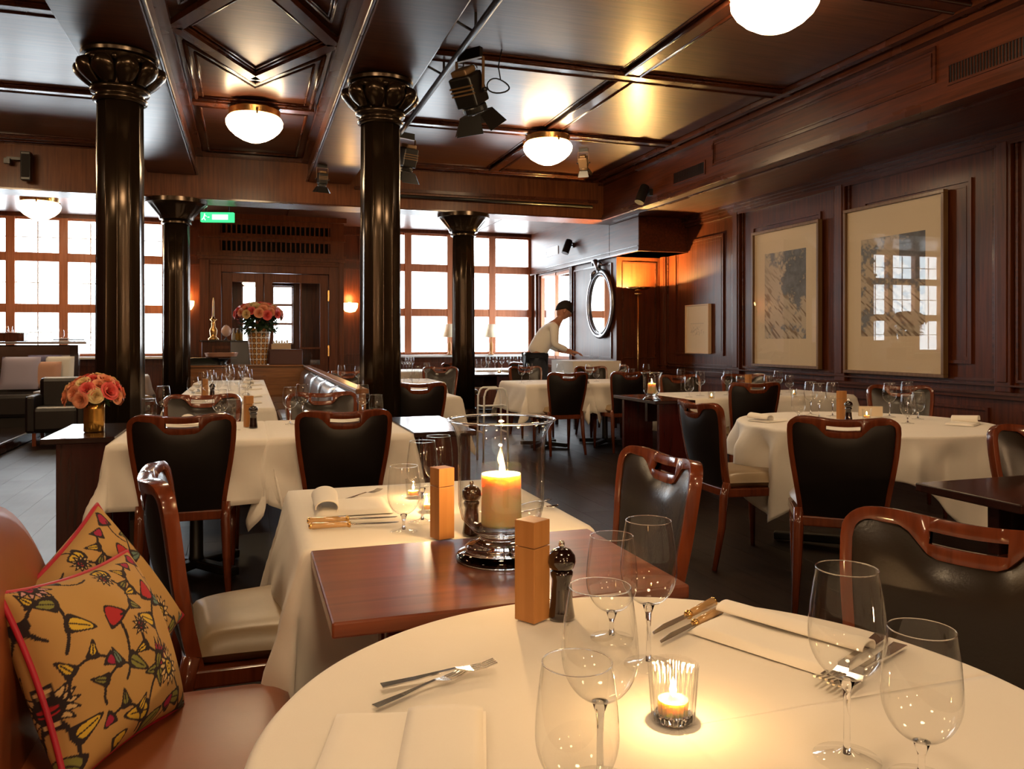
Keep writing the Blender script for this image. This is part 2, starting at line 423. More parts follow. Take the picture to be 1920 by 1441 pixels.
# duct of the window bay
du = obj('trim_3', MB().box(5.10, XR, 9.9, 10.84, 2.45, ZS).box(5.10, XR, 10.84, YB, 2.45, ZK), 'wood_y', bevel=.008); struct(du)
obj('bead', MB().box(5.08, XR, 9.88, YB, 2.45, 2.475).box(5.085, 5.1, 9.9, YB, 2.52, 2.53), 'moulding', du)
dv = obj('vent_frame', MB().frame('x', 5.1, 12.9, 13.5, 2.72, 2.86, .02, -.012, 0).box(5.097, 5.099, 12.92, 13.48, 2.74, 2.84), 'alu', du)
# ---- right wall with pilasters and panels
wr = obj('wall_right', MB().box(XR, XR+.15, YF, 10.7, 0, ZS+.05), 'wood'); struct(wr)
PIL = [10.55, 8.68, 6.82, 4.93, 3.05, 1.2, -.7, -2.6, -4.5]
for p in PIL:
    pl = obj('pilaster', MB().box(XR-.045, XR, p-.075, p+.075, .80, ZS), 'wood', wr, bevel=.006)
    obj('fillet', MB().box(XR-.055, XR-.045, p-.045, p+.045, .88, ZS-.1), 'wood', pl, bevel=.004)
for a, b in zip(PIL, PIL[1:]):
    y0, y1 = b+.075, a-.075
    mb = MB().frame('x', XR, y0+.02, y1-.02, .88, ZS-.10, .022, -.018, 0)
    obj('panel_moulding', mb, 'moulding', wr)
    mb = MB().frame('x', XR, y0+.24, y1-.24, 1.02, ZS-.32, .03, -.022, 0).frame('x', XR, y0+.30, y1-.30, 1.08, ZS-.38, .012, -.010, 0)
    pn = obj('panel', mb.box(XR-.006, XR, y0+.27, y1-.27, 1.05, ZS-.35), 'wood', wr)
    # wainscot panel
    obj('panel', MB().frame('x', XR, y0+.08, y1-.08, .16, .66, .025, -.02, 0), 'wood', wr)
mb = MB().box(XR-.06, XR, YF, 10.7, .775, .80).box(XR-.04, XR, YF, 10.7, .74, .775).box(XR-.05, XR, YF, 10.7, .845, .86)
obj('chair_rail', mb, 'moulding', wr)
mb = MB().box(XR-.13, XR, YF, 9.9, ZS-.03, ZS).box(XR-.10, XR, YF, 9.9, ZS-.06, ZS-.03).box(XR-.07, XR, YF, 9.9, ZS-.09, ZS-.06).box(XR-.05, XR, YF, 9.9, ZS-.13, ZS-.09)
obj('cornice', mb, 'moulding', wr)
obj('baseboard_right', MB().box(XR-.03, XR, YF, 10.7, 0, .12), 'wood_y', wr)
sk = obj('wall_socket', MB().box(XR-.012, XR, 4.0, 4.16, .60, .68), 'black', wr, bevel=.003)
obj('socket_button', MB().box(XR-.02, XR-.012, 4.05, 4.09, .62, .66), 'chrome', sk)
# wall return and side wall of the window bay
w3 = obj('wall_right_bay', holed('x', 5.15, 5.30, 10.7, YB, 0, 2.5, [(12.5, 14.0, .9, 2.42)]).box(5.30, XR+.15, 10.7, 10.85, 0, 2.5), 'wood'); struct(w3)
mb = MB().frame('y', 10.7, 5.24, 5.80, .95, 2.38, .02, -.014, 0)
obj('panel_moulding', mb, 'moulding', w3)
obj('panel_moulding', MB().frame('x', 5.15, 10.85, 12.3, .95, 2.38, .025, -.018, 0).frame('x', 5.15, 10.85, 12.3, .14, .66, .025, -.018, 0), 'moulding', w3)
obj('chair_rail', MB().box(5.08, 5.15, 10.7, YB, .74, .80).box(5.08, XR, 10.66, 10.7, .74, .80), 'moulding', w3)
for yy in (12.35, 12.42, 14.1):
    obj('post', MB().box(5.11, 5.15, yy-.02, yy+.02, .8, 2.45), 'moulding', w3)
# ---- window wall
SILL, T1z, T2z, TOPz = .97, 1.73, 2.54, 3.17
holesL = [(-4.65, -1.29, SILL, TOPz)]; holesR = [(1.98, 5.12, SILL, TOPz)]
lob = [(-.10, .14, 1.16, 2.16), (.40, .74, 1.16, 2.16)]
wb = obj('wall_back', holed('y', YB, YB+.3, XL, 5.3, 0, ZK, holesL+lob+holesR), 'wood'); struct(wb)
for x0, x1 in ((XL, -1.25), (1.94, 5.15)):
    obj('window_sill', MB().box(x0, x1, YB-.16, YB, SILL-.05, SILL-.01), 'white', wb, bevel=.006)
    n = 4
    for k in range(n):
        a = x0+(x1-x0)*k/n+.08; b = x0+(x1-x0)*(k+1)/n-.08
        obj('panel', MB().frame('y', YB, a, b, .15, .82, .03, -.02, 0), 'wood', wb)
for a, b in ((-1.22, -.74), (1.52, 1.9)):
    obj('panel', MB().frame('y', YB, a, b, .95, 2.5, .03, -.02, 0), 'wood', wb)
    obj('panel', MB().frame('y', YB, a, b, 2.62, 3.1, .03, -.02, 0), 'wood', wb)
    obj('panel', MB().frame('y', YB, a, b, .15, .8, .03, -.02, 0), 'wood', wb)
def window(n, x0, x1, mull, bars=True):
    r = struct(obj('window_%d' % n, MB().frame('y', YB+.05, x0, x1, SILL-.02, TOPz+.02, .06, 0, .09), 'windowwood', bevel=.006))
    for m in mull:
        obj('mullion', MB().box(m-.065, m+.065, YB+.02, YB+.15, SILL, TOPz), 'windowwood', r, bevel=.008)
    for t in (T1z, T2z):
        obj('transom', MB().box(x0, x1, YB+.03, YB+.14, t-.07, t+.07), 'windowwood', r, bevel=.008)
    X = [x0]+list(mull)+[x1]; Z = [SILL, T1z, T2z, TOPz]
    for a, b in zip(X, X[1:]):
        for c, d in zip(Z, Z[1:]):
            a1 = a+.06; b1 = b-.06; c1 = c+.06; d1 = d-.06
            obj('window_pane', MB().box(a1, b1, YB+.09, YB+.094, c1, d1), 'pane', r)
            if bars:
                obj('glazing_bar', MB().box((a1+b1)/2-.009, (a1+b1)/2+.009, YB+.075, YB+.09, c1, d1), 'white', r)
                obj('glazing_bar', MB().box(a1, b1, YB+.078, YB+.09, (c1+d1)/2-.007, (c1+d1)/2+.007), 'white', r)
    return r
window(1, -4.65, -1.29, [-4.27, -3.53, -2.79, -2.03])
window(2, 1.98, 5.12, [2.75, 3.54, 4.34], bars=False)
w = struct(obj('window_3', MB().frame('x', 5.18, 12.5, 14.0, .9, 2.42, .05, 0, .06), 'windowwood'))
obj('mullion', MB().box(5.17, 5.25, 13.22, 13.28, .9, 2.42), 'windowwood', w)
for a, b in ((12.55, 13.22), (13.28, 13.95)): obj('window_pane', MB().box(5.2, 5.204, a, b, .95, 2.37), 'pane', w)
w = struct(obj('window_4', MB().frame('y', YB+.1, -.10, .14, 1.16, 2.16, .02, 0, .05).frame('y', YB+.1, .40, .74, 1.16, 2.16, .02, 0, .05), 'windowwood'))
for x0, x1 in ((-.08, .12), (.42, .72)):
    for k in range(3):
        z0 = 1.18+k*.327; obj('window_pane', MB().box(x0, x1, YB+.12, YB+.124, z0+.02, z0+.31), 'pane', w)
    for k in (1, 2):
        z0 = 1.18+k*.327; obj('transom', MB().box(x0, x1, YB+.1, YB+.15, z0-.02, z0+.02), 'windowwood', w)
# ---- outer walls left and behind the camera
wl = obj('wall_left', MB().box(XL-.15, XL, YF, YB+.3, 0, ZC+.1), 'wood'); struct(wl)
for k in range(9):
    y0 = YF+.2+k*2.1; obj('panel', MB().frame('x', XL+.02, y0, y0+1.8, 1.0, 2.9, .03, -.02, 0).frame('x', XL+.02, y0, y0+1.8, .2, .75, .03, -.02, 0), 'wood', wl)
wf = obj('wall_front', MB().box(XL-.15, XR+.15, YF-.15, YF, 0, ZC+.1), 'wood'); struct(wf)
# ---- door vestibule
VX0, VX1, VY = -.72, 1.50, 13.4
ve = obj('door_1', holed('y', VY, VY+.12, VX0, VX1, 0, ZK, [(-.40, 1.26, 0, 2.30), (-.42, 1.28, 2.64, 2.80), (-.42, 1.28, 2.92, 3.06)])
         .box(VX0, VX0+.06, VY+.12, YB, 0, ZK).box(VX1-.06, VX1, VY+.12, YB, 0, ZK), 'doorwood'); struct(ve)
obj('louvre_back', MB().box(-.45, 1.31, VY+.10, VY+.118, 2.6, 3.1), 'void', ve)
for z0, z1 in ((2.64, 2.80), (2.92, 3.06)):
    for k in range(23):
        xx = -.40+k*(1.66/22)
        obj('louvre_slat', MB().box(xx-.012, xx+.012, VY+.015, VY+.08, z0, z1), 'doorwood', ve)
obj('cornice', MB().box(VX0-.03, VX1+.03, VY-.05, VY, 2.55, 2.60).box(VX0-.02, VX1+.02, VY-.03, VY, 2.50, 2.55).box(VX0-.04, VX1+.04, VY-.05, VY, 3.14, ZK), 'doorwood', ve)
obj('cornice', MB().box(VX0-.02, VX1+.02, VY-.025, VY, 2.84, 2.88), 'doorwood', ve)
obj('casing', MB().box(-.52, -.40, VY-.03, VY, 0, 2.42).box(1.26, 1.38, VY-.03, VY, 0, 2.42).box(-.40, 1.26, VY-.03, VY, 2.30, 2.42)
    .box(-.56, 1.42, VY-.05, VY, 2.42, 2.45).box(-.64, -.58, VY-.015, VY, 0, 2.5).box(1.42, 1.46, VY-.015, VY, 0, 2.5), 'doorwood', ve, bevel=.005)
def leaf(x0, x1, g0, g1, y):
    l = obj('door_leaf', holed('y', y, y+.045, x0, x1, .01, 2.29, [(g0, g1, .82, 2.15)]), 'doorwood', ve, bevel=.004)
    obj('door_pane', MB().box(g0, g1, y+.02, y+.024, .82, 2.15), 'pane', l)
    obj('door_panel', MB().frame('y', y, g0, g1, .18, .7, .03, -.012, 0), 'doorwood', l)
    return l
l1 = leaf(-.39, .235, -.24, .11, VY+.02); l2 = leaf(.245, 1.25, .37, 1.12, VY+.02)
obj('glazing_bar', MB().box(.80, .83, VY+.03, VY+.05, .82, 2.15).box(.83, 1.12, VY+.03, VY+.05, 1.08, 1.11), 'doorwood', l2)
for z in (1.05, 1.95): obj('hinge', MB().box(1.235, 1.265, VY-.035, VY+.01, z-.09, z+.09), 'brass', l2, bevel=.004)
obj('door_closer', MB().box(.24, .62, VY-.02, VY+.02, 2.30, 2.325), 'chrome', ve)
# ---- columns
def column(loc, top, kind, label):
    t = thing('column', label, 'column', loc, 0, 'cast iron columns')
    n = 12; r = .155
    fl_ = lambda a, z: 1-.075*abs(math.sin(a*n/2))**.6
    h = top-(.30 if kind == 'near' else .30)
    obj('shaft', MB().lathe([(r*1.04, .30), (r*1.02, 1.2), (r, 2.0), (r*.97, h)], 144, mod=fl_), 'iron', t, smooth=True)
    obj('base', MB().lathe([(.23, 0), (.23, .10), (.20, .13), (.215, .17), (.20, .21), (.175, .24), (.175, .30)], 40), 'iron', t, smooth=True, auto=True)
    if kind == 'near':
        cp = obj('capital', MB().lathe([(r*1.0, h+.02), (r*1.02, h+.06), (r*1.12, h+.14), (r*1.25, h+.20), (r*1.42, h+.255), (r*1.60, h+.262), (r*1.62, h+.285), (r*1.55, h+.30)], 48), 'iron', t, smooth=True, auto=True)
        obj('collar', MB().lathe([(r*.98, h-.05), (r*1.12, h-.04), (r*1.14, h-.02), (r*1.0, h-.005), (r*1.0, h+.01), (r*1.20, h+.02), (r*1.24, h+.035), (r*1.20, h+.05), (r*1.02, h+.06)], 48, cap=False), 'iron', cp, smooth=True)
        for k in range(10):
            a = 2*PI*k/10
            def leaf_(u, v, a=a):
                s_ = u*2-1; w = .30*math.sin(PI*(.18+.72*v))**.6*s_
                rr = r*1.02+.105*math.sin(PI*min(1, v*1.02)*.74)**1.1+.030*math.cos(s_*PI/2)-(.05*(v-.82)/.18 if v > .82 else 0)
                return (rr*math.cos(a+w), rr*math.sin(a+w), h+.055+.185*v-.02*(1-math.cos(s_*PI/2))*v)
            obj('leaf', MB().grid(leaf_, 8, 10), 'iron', cp, smooth=True, solid=.012)
            a2 = a+PI/10
            obj('boss', MB().lathe([(0, -.026), (.019, -.016), (.025, 0), (.019, .016), (0, .026)], 12, c=((r+.082)*math.cos(a2), (r+.082)*math.sin(a2), h+.215)), 'iron', cp, smooth=True)
    else:
        obj('capital', MB().lathe([(r, h), (r*1.12, h+.01), (r*1.12, h+.03), (r*1.0, h+.045), (r*1.25, h+.06), (r*1.3, h+.09), (r*1.5, h+.13), (r*1.95, h+.21), (.345, h+.245), (.355, h+.25), (.355, h+.30)], 64,
            mod=lambda a, z: 1+(.03*math.cos(a*16) if h+.09 < z < h+.24 else 0)), 'iron', t, smooth=True, auto=True)
    return t
column((-.85, 6.18, 0), ZB, 'near', 'black fluted iron column with leaf capital, on the left, behind the rose vase')
column((.97, 6.18, 0), ZB, 'near', 'black fluted iron column with leaf capital, right of centre beside the booth')
column((-.83, 10.57, 0), ZS, 'far', 'slimmer looking far iron column with flared bell capital beside the green exit sign')
column((2.79, 10.57, 0), ZS, 'far', 'far iron column with flared bell capital before the bright right windows')
# ---- ceiling lamps
def ceiling_lamp():
    t = thing('ceiling_lamp', 'x', 'lamp', (0, 0, 0), 0, 'opal ceiling lamps')
    obj('canopy', MB().lathe([(.20, 0), (.235, -.015), (.245, -.03), (.235, -.085), (.21, -.09)], 48), 'brass', t, smooth=True, auto=True)
    obj('lamp_glass', MB().lathe([(.215, -.085), (.25, -.10), (.266, -.13), (.262, -.17), (.235, -.215), (.185, -.262), (.12, -.302), (.06, -.325), (0, -.332)], 48, cap=False), 'lampglow', t, smooth=True)
    for k in range(3):
        a = 2*PI*k/3+.6; obj('clip', MB().box(.245, .275, -.01, .01, -.12, -.06, Matrix.Rotation(a, 4, 'Z')), 'brass', t, bevel=.003)
    return t
cl0 = ceiling_lamp()
LAMPS = [((.06, 8.15, ZC-.03), 'lit opal glass ceiling lamp in the diamond-panelled coffer between the columns'),
         ((3.10, 8.15, ZC-.04), 'lit opal glass ceiling lamp on the rib crossing right of the large stage light'),
         ((3.10, 4.2, ZC-.04), 'lit opal glass ceiling lamp cut off by the top edge of the photo'),
         ((.06, 4.1, ZC-.045), 'opal ceiling lamp above the front, out of view, over the coffer'),
         ((.06, .2, ZC-.03), 'opal ceiling lamp out of view over the round front table'),
         ((3.10, .2, ZC-.04), 'opal ceiling lamp out of view near the front right chair'),
         ((-3.0, .2, ZC-.04), 'opal ceiling lamp out of view at the left behind the bench'),  # this and the next two are added, unseen, for more frontal light
         ((.06, -3.8, ZC-.04), 'opal ceiling lamp out of view behind the photographer, middle one'),
         ((3.10, -3.8, ZC-.04), 'opal ceiling lamp out of view behind the photographer, by the right wall'),
         ((-3.0, 8.2, ZC-.04), 'opal ceiling lamp out of view on the left side'),
         ((-3.0, 4.2, ZC-.04), 'opal ceiling lamp out of view on the left front side'),
         ((-2.75, 12.6, ZK-.01), 'opal ceiling lamp in the window bay above the left windows, washed out by daylight')]
for i, (l, lab) in enumerate(LAMPS):
    if i == 0: cl0.location = l; cl0['label'] = lab
    else: dup(cl0, l, 0, lab)
# ------------------------------------------------------------------ chairs
def sm(t): t = max(0, min(1, t)); return t*t*(3-2*t)
def chair_proto():
    t = thing('dining_chair', 'x', 'chair', (0, 0, -50), 0, 'mahogany dining chairs')
    HT = .885
    def yb(x, z):      # plan curve and rake of the back
        return -.05*(1-(x/.23)**2)*sm((z-.3)/.4) - .16*(z-.45) + .03
    def wz(z): return .182+.046*sm((z-.38)/.45)
    def ztop(x): return HT-.014*math.cos(min(abs(x)/.19, 1)*PI/2)**2
    def zlow(x): return ztop(x)-.028-.048*(1-sm((abs(x)-.055)/.07))
    O, I = [], []
    zs = [.38+.055*i for i in range(9)]
    for z in zs: O.append((-wz(z), z)); I.append((-wz(z)+.021, z))
    r = .05; w = wz(.82); zc = HT-r-.002
    for k in range(1, 7):
        a = PI-PI/2*k/6
        O.append((-w+r+r*math.cos(a), zc+r*math.sin(a))); I.append((-w+r+(r-.023)*math.cos(a), zc+(r-.024)*math.sin(a)))
    n = 20; xs = [(-w+r)+(2*(w-r))*k/n for k in range(1, n)]
    cols = [(x, ztop(x), zlow(x)) for x in xs]
    mb = MB()
    def P(x, z): return (x, yb(x, z), z)
    def strip(A, B):
        n0 = len(mb.v); mb.v += [P(*a) for a in A]+[P(*b) for b in B]; m = len(A)
        mb.f += [(n0+i, n0+i+1, n0+m+i+1, n0+m+i) for i in range(m-1)]
    Rr = [(-x, z) for x, z in O][::-1]; Ri = [(-x, z) for x, z in I][::-1]
    mid_t = [(c[0], c[1]) for c in cols]; mid_b = [(c[0], c[2]) for c in cols]
    top = O+mid_t+Rr; low = I+mid_b+Ri
    s0, s1 = .060, .0
    hole = [i for i, p in enumerate(top) if abs(p[0]) < .075 and p[1] > .8]
    a, b = hole[0], hole[-1]
    strip(top[:a+1], low[:a+1]); strip(top[b:], low[b:])
    st = [(x, z-.026) for x, z in top[a:b+1]]; sb = [(x, z-.050) for x, z in top[a:b+1]]
    strip(top[a:b+1], st); strip(sb, low[a:b+1])
    # close the ends of the slot
    for i, j in ((a, a-1), (b, b+1)):
        pass
    bm = mb.mesh('back_frame')
    q = bmesh.new(); q.from_mesh(bm); bmesh.ops.remove_doubles(q, verts=q.verts, dist=.0005); q.to_mesh(bm); q.free(); bm.shade_smooth()
    bm.materials.append(M['chairwood'])
    fr = obj('back_frame', bm, None, t, solid=.034, bevel=.007)
    # padded leather, front and rear
    def pad(side):
        def fn(u, v):
            s = u*2-1
            zb = .385
            wi = wz(zb+(HT-zb)*v)-.024
            x = s*wi
            zt = zlow(max(-.175, min(.175, x)))
            if abs(x) > w-r-.005: zt = min(zt, zc+(r-.03)*math.sqrt(max(0, 1-((abs(x)-(w-r))/(r-.02))**2)))
            z = zb+(zt+.004-zb)*v
            wi = wz(z)-.017; x = s*wi
            bul = (max(0, (1-s**4))**.5)*(max(0, 1-(2*v-1)**6))**.5
            return (x, yb(x, z)+side*(.011+(.016 if side > 0 else .010)*bul), z)
        return MB().grid(fn, 16, 14)
    obj('back_pad', pad(1), 'leather_front', t, smooth=True)
    obj('rear_panel', pad(-1), 'leather_back', t, smooth=True)
    # seat
    def seatfn(u, v):
        y = .02+.43*v; hw = .185+.045*sm(v*1.1); s = u*2-1
        e = (1-abs(s)**5)*(1-abs(2*v-1)**5)
        return (s*hw, y, .455+.058*max(0, e)**.35)
    obj('seat', MB().grid(seatfn, 18, 18).grid(lambda u, v: (lambda p: (p[0]*.985, p[1], .455-.030*max(0, (1-abs(2*u-1)**8)*(1-abs(2*v-1)**8))**.3))(seatfn(1-u, v)), 18, 18), 'leather_seat', t, smooth=True)
    obj('seat_frame', MB().prism([(-.19, .0), (.19, .0), (.235, .44), (.20, .455), (-.20, .455), (-.235, .43)], .38, .426), 'chairwood', t, bevel=.006)
    for s in (-1, 1):
        obj('leg', MB().tube([(s*.185, yb(.18, .48), .46), (s*.185, .0, .38), (s*.19, -.015, .22), (s*.20, -.065, .0)], [.021, .024, .021, .014], 8, 1.0), 'chairwood', t, smooth=True)
        obj('leg', MB().tube([(s*.205, .42, .40), (s*.205, .425, .2), (s*.205, .43, .0)], [.024, .020, .013], 8), 'chairwood', t, smooth=True)
    return t
ch0 = chair_proto(); ch0_used = [False]
def chair(x, y, deg, label, z=0):
    """deg = heading of the sitter, 0 looks along +Y, 90 looks towards +X"""
    rz = -math.radians(deg)
    if not ch0_used[0]:
        ch0_used[0] = True; ch0.location = (x, y, z); ch0.rotation_euler = (0, 0, rz); ch0['label'] = label; return ch0
    return dup(ch0, (x, y, z), rz, label)
chair(-.285, 4.00, 0, 'dining chair with its dark leather back to us, left one at the front cloth table')
chair(.445, 4.00, 0, 'dining chair with its dark leather back to us, right one at the front cloth table')
chair(-.165, 2.25, 84, 'dining chair seen side-on with bronze seat, left of the small candle-lit table')
chair(1.12, 2.13, -90, 'dining chair with olive leather back lit from the front, right of the hurricane candle')
chair(1.22, 1.13, -113, 'large near dining chair with black leather back right of the round front table')
chair(2.52, 2.93, 38, 'dining chair with black back to us in front of the round table on the right')
chair(2.42, 3.89, 92, 'dining chair seen side-on at the left of the round table on the right')
chair(3.90, 5.58, 4, 'dining chair with back to us at the far cloth table, behind the side-on chair')
chair(3.22, 7.92, 0, 'far dining chair with back to us, left one of the table by the wall lamp')
chair(3.95, 7.92, 0, 'far dining chair with back to us, right one, behind the small candle stand table')
chair(-.27, 5.32, 180, 'brown leather dining chair facing us, left one beyond the front cloth table')
chair(.46, 5.30, 180, 'brown leather dining chair facing us, right one beyond the front cloth table')
chair(1.30, 6.38, 0, 'dark dining chair with back to us, half hidden behind the right iron column')
chair(1.05, 8.95, 180, 'far dining chair facing us beyond the booth partition, left of the right column')
chair(4.05, 6.95, 180, 'far dining chair facing us under the small cream picture')
chair(4.75, 6.9, 200, 'dark dining chair turned sideways near the wall under the middle of the long wall')
chair(4.62, 4.75, 215, 'dining chair facing us behind the round table, under the right large picture')
chair(3.00, 2.30, -150, 'dining chair cut by the right edge of the photo, beside the dark table corner')
chair(-1.62, 11.2, 40, 'black sided chair standing between the two left columns')
chair(2.35, 10.05, 190, 'far grey looking dining chair just left of the far right column')
chair(4.25, 9.55, 180, 'far dining chair in front of the waiter, right of him')
chair(3.45, 9.85, 180, 'far dining chair in front of the waiter, left of him')
chair(4.80, 10.1, 215, 'far dining chair beneath the round mirror')
chair(3.0, 11.75, 180, 'far dining chair beyond the far right column at the bay table')
chair(4.1, 11.9, 0, 'far dining chair behind the waiter at the window bay')
# ------------------------------------------------------------------ tables and cloths
def pedestal(t, cx, cy, foot=.30, h=.70):
    obj('column', MB().lathe([(.045, .05), (.035, .08), (.03, .5), (.04, h)], 16, c=(cx, cy, 0)), 'black', t, smooth=True)
    for k in range(4):
        a = PI/4+k*PI/2
        obj('foot', MB().bar((cx, cy, .045), (cx+foot*math.cos(a), cy+foot*math.sin(a), .03), .06, .045), 'black', t, bevel=.008)
def rect_table(x0, x1, y0, y1, label, clothlabel, hang=.33, seed=0, cat='table', res=.03, rot=0, tips=1.0, group='cloth covered tables', half=None):
    cx, cy = (x0+x1)/2, (y0+y1)/2; a, b = (x1-x0)/2, (y1-y0)/2
    t = thing('dining_table', label, 'table', (cx, cy, 0), rot, group)
    obj('table_top', MB().box(-a+.01, a-.01, -b+.01, b-.01, .70, .733), 'tabledark', t, bevel=.005)
    pedestal(t, 0, 0, min(a, b)*.8)
    rr = random.Random(seed); ph = [rr.random()*6.28 for _ in range(6)]
    A, B = a+hang, b+hang
    nu, nv = max(16, int(2*A/res)), max(16, int(2*B/res))
    def fn(u, v):
        s, q = (u*2-1)*A, (v*2-1)*B
        cs, cq = max(-a, min(a, s)), max(-b, min(b, q))
        ox, oy = s-cs, q-cq; d = math.hypot(ox, oy)
        if d < 1e-6: return (s, q, .7405)
        dx, dy = ox/d, oy/d
        rc = .012
        drop = d if d > rc else d*d/rc*.5
        corner = abs(dx*dy)*2
        d2 = d*(1-.07*corner*(1-tips)) if d > .05 else d
        fold = .010*math.sin(s*9+ph[0])+.010*math.sin(q*10+ph[1])+.006*math.sin((s+q)*21+ph[2])
        out = min(d, rc)+.004+(.16+.10*corner)*max(0, d-rc)+fold*sm(d/.25)
        fc = corner*sm((d-.05)/.3)
        ang = math.atan2(dy, dx)
        wv = .035*fc*math.sin(ang*8+ph[3])
        return (cs+dx*out+(-dy)*wv, cq+dy*out+dx*wv, .7405-max(0, d2-rc*.6)*.975)
    c = obj('tablecloth', MB().grid(fn, nu, nv), 'cloth', smooth=True, solid=.0015)
    c.location = (cx, cy, 0); c.rotation_euler = (0, 0, rot); tag(c, clothlabel, 'tablecloth', 'white table linen')
    return t
def round_table(cx, cy, r, label, clothlabel, size, seed=1, tip=.2, res=90, foldamp=.03, rot0=0, flare=.10):
    t = thing('round_table', label, 'table', (cx, cy, 0), 0)
    obj('table_top', MB().lathe([(0, .70), (r-.01, .70), (r-.005, .715), (r-.01, .733), (0, .733)], 64), 'tabledark', t)
    pedestal(t, 0, 0, r*.72)
    rr = random.Random(seed); ph = [rr.random()*6.28 for _ in range(8)]
    nr, na = 50, 240
    mb = MB()
    def outline(a): return size+tip*(abs(math.cos(2*(a-rot0)))**4)
    def fn(u, v):
        a = 2*PI*v; R = r*u/.4 if u <= .4 else r+(outline(a)-r)*((u-.4)/.6)**1.3
        if R <= r+1e-9:
            x, y = R*math.cos(a), R*math.sin(a)
            crease = .0012*sum(math.exp(-((x-c)/.006)**2) for c in (-.26, .0, .26))+.0012*sum(math.exp(-((y-c)/.006)**2) for c in (-.2, .12))
            return (x, y, .7405+crease)
        d = R-r
        k = sm(d/.16)
        f = foldamp*k*(.62*math.asin(math.sin(a*13+ph[0]+.8*math.sin(2*a)))/1.57+math.sin(a*5+ph[1])*.22+.10*math.asin(math.sin(a*23+ph[2])))
        rad = r+min(d, .015)+flare*max(0, d-.015)+f
        aa = a+.25*foldamp*k*math.sin(a*13+ph[3])
        return (rad*math.cos(aa), rad*math.sin(aa), .7405-max(0, d-.008)*.98)
    c = obj('tablecloth', MB().grid(fn, nr, na), 'cloth', smooth=True, solid=.0015)
    c.location = (cx, cy, 0); tag(c, clothlabel, 'tablecloth', 'white table linen')
    return t
round_table(.505, .875, .50, 'round front table hidden under the near white cloth', 'large white round tablecloth filling the foreground, with ironed creases', .80, seed=4, tip=.12, foldamp=.012, rot0=.5)
round_table(3.42, 3.80, .70, 'round table on the right under white cloth with drooping corners', 'white cloth with drooping corners on the round table at the right', .93, seed=8, tip=.30, foldamp=.085, rot0=.12, flare=.04)
rect_table(.13, .83, 1.885, 2.645, 'small table under white cloth behind the hurricane candle', 'white cloth on the small table behind the hurricane candle', .36, 2, res=.025)
rect_table(-.61, .09, 4.1, 5.0, 'left half of the front cloth table pair, below the two black-backed chairs', 'white cloth with a long drooping corner, left one at the two black-backed chairs', .32, 3, res=.025)
rect_table(.095, .80, 4.1, 5.0, 'right half of the front cloth table pair, below the two black-backed chairs', 'white cloth, right one at the two black-backed chairs', .32, 5, res=.025)
rect_table(-.55, .17, 5.95, 7.4, 'long cloth table crowded with glasses, nearer part beside the booth', 'white cloth, nearer part of the long table beside the booth', .25, 6)
rect_table(-.55, .17, 7.45, 8.9, 'long cloth table crowded with glasses, middle part beside the booth', 'white cloth, middle part of the long table beside the booth', .25, 7)
rect_table(-.55, .17, 8.95, 10.2, 'long cloth table crowded with glasses, far part beside the booth', 'white cloth, far part of the long table beside the booth', .25, 8)
rect_table(2.87, 3.60, 8.17, 9.1, 'far cloth table left of the seam, before the waiter', 'white cloth on the far table, left of the seam, before the waiter', .33, 9)
rect_table(3.61, 4.40, 8.17, 9.1, 'far cloth table right of the seam, before the wall lamp', 'white cloth on the far table, right of the seam, before the wall lamp', .33, 10)
rect_table(3.46, 4.20, 5.78, 6.55, 'cloth table beside the dark candle stand table', 'white cloth on the table beside the dark candle stand table', .33, 11)
rect_table(4.21, 5.10, 5.78, 6.55, 'cloth table close to the panelled wall, behind the round one', 'white cloth on the table close to the panelled wall', .33, 12)
rect_table(.93, 1.65, 7.85, 8.8, 'far cloth table just right of the booth partition', 'white cloth on the far table just right of the booth partition', .25, 13)
rect_table(1.18, 1.72, 6.62, 7.5, 'cloth table right of the right iron column', 'white cloth on the table right of the right iron column', .36, 14)
rect_table(1.40, 2.15, 9.0, 9.9, 'daylit cloth table left of the far right column', 'daylit white cloth left of the far right column', .36, 15)
rect_table(1.95, 2.75, 12.2, 13.2, 'bright cloth table at the window bay, left one', 'white cloth washed by daylight at the window bay, left one', .3, 16)
rect_table(3.5, 4.5, 12.4, 13.3, 'bright cloth table at the window bay, right one', 'white cloth washed by daylight at the window bay, right one', .3, 17)
rect_table(-2.05, -1.35, 11.6, 12.4, 'cloth table between the two left columns', 'white cloth on the table between the two left columns', .3, 18)
def slab_table(x0, x1, y0, y1, label, mat='tablewood', leg='tablered', z=.74):
    t = thing('side_table', label, 'side table', ((x0+x1)/2, (y0+y1)/2, 0), 0, 'dark wood side tables')
    a, b = (x1-x0)/2, (y1-y0)/2
    obj('table_top', MB().box(-a, a, -b, b, z-.028, z), mat, t, bevel=.004)
    if a > b:
        obj('leg_panel', MB().box(-a+.10, -a+.30, -b+.04, -b+.07, 0, z-.028), leg, t, bevel=.003)
        obj('leg_panel', MB().box(a-.30, a-.10, -b+.04, -b+.07, 0, z-.028), leg, t, bevel=.003)
    else:
        obj('leg_panel', MB().box(-a+.06, a-.02, -b+.05, -b+.09, 0, z-.028), leg, t, bevel=.003)
        obj('leg_panel', MB().box(-a+.06, a-.02, b-.09, b-.05, 0, z-.028), leg, t, bevel=.003)
    obj('apron', MB().box(-a+.12, a-.12, -.02, .02, z-.20, z-.028), mat, t)
    return t
slab_table(.135, .825, 1.385, 1.882, 'mahogany side table carrying the big hurricane candle')
slab_table(-.96, -.63, 4.4, 5.15, 'dark mahogany side table under the rose vase on the left', 'tabledark', leg='tablered')
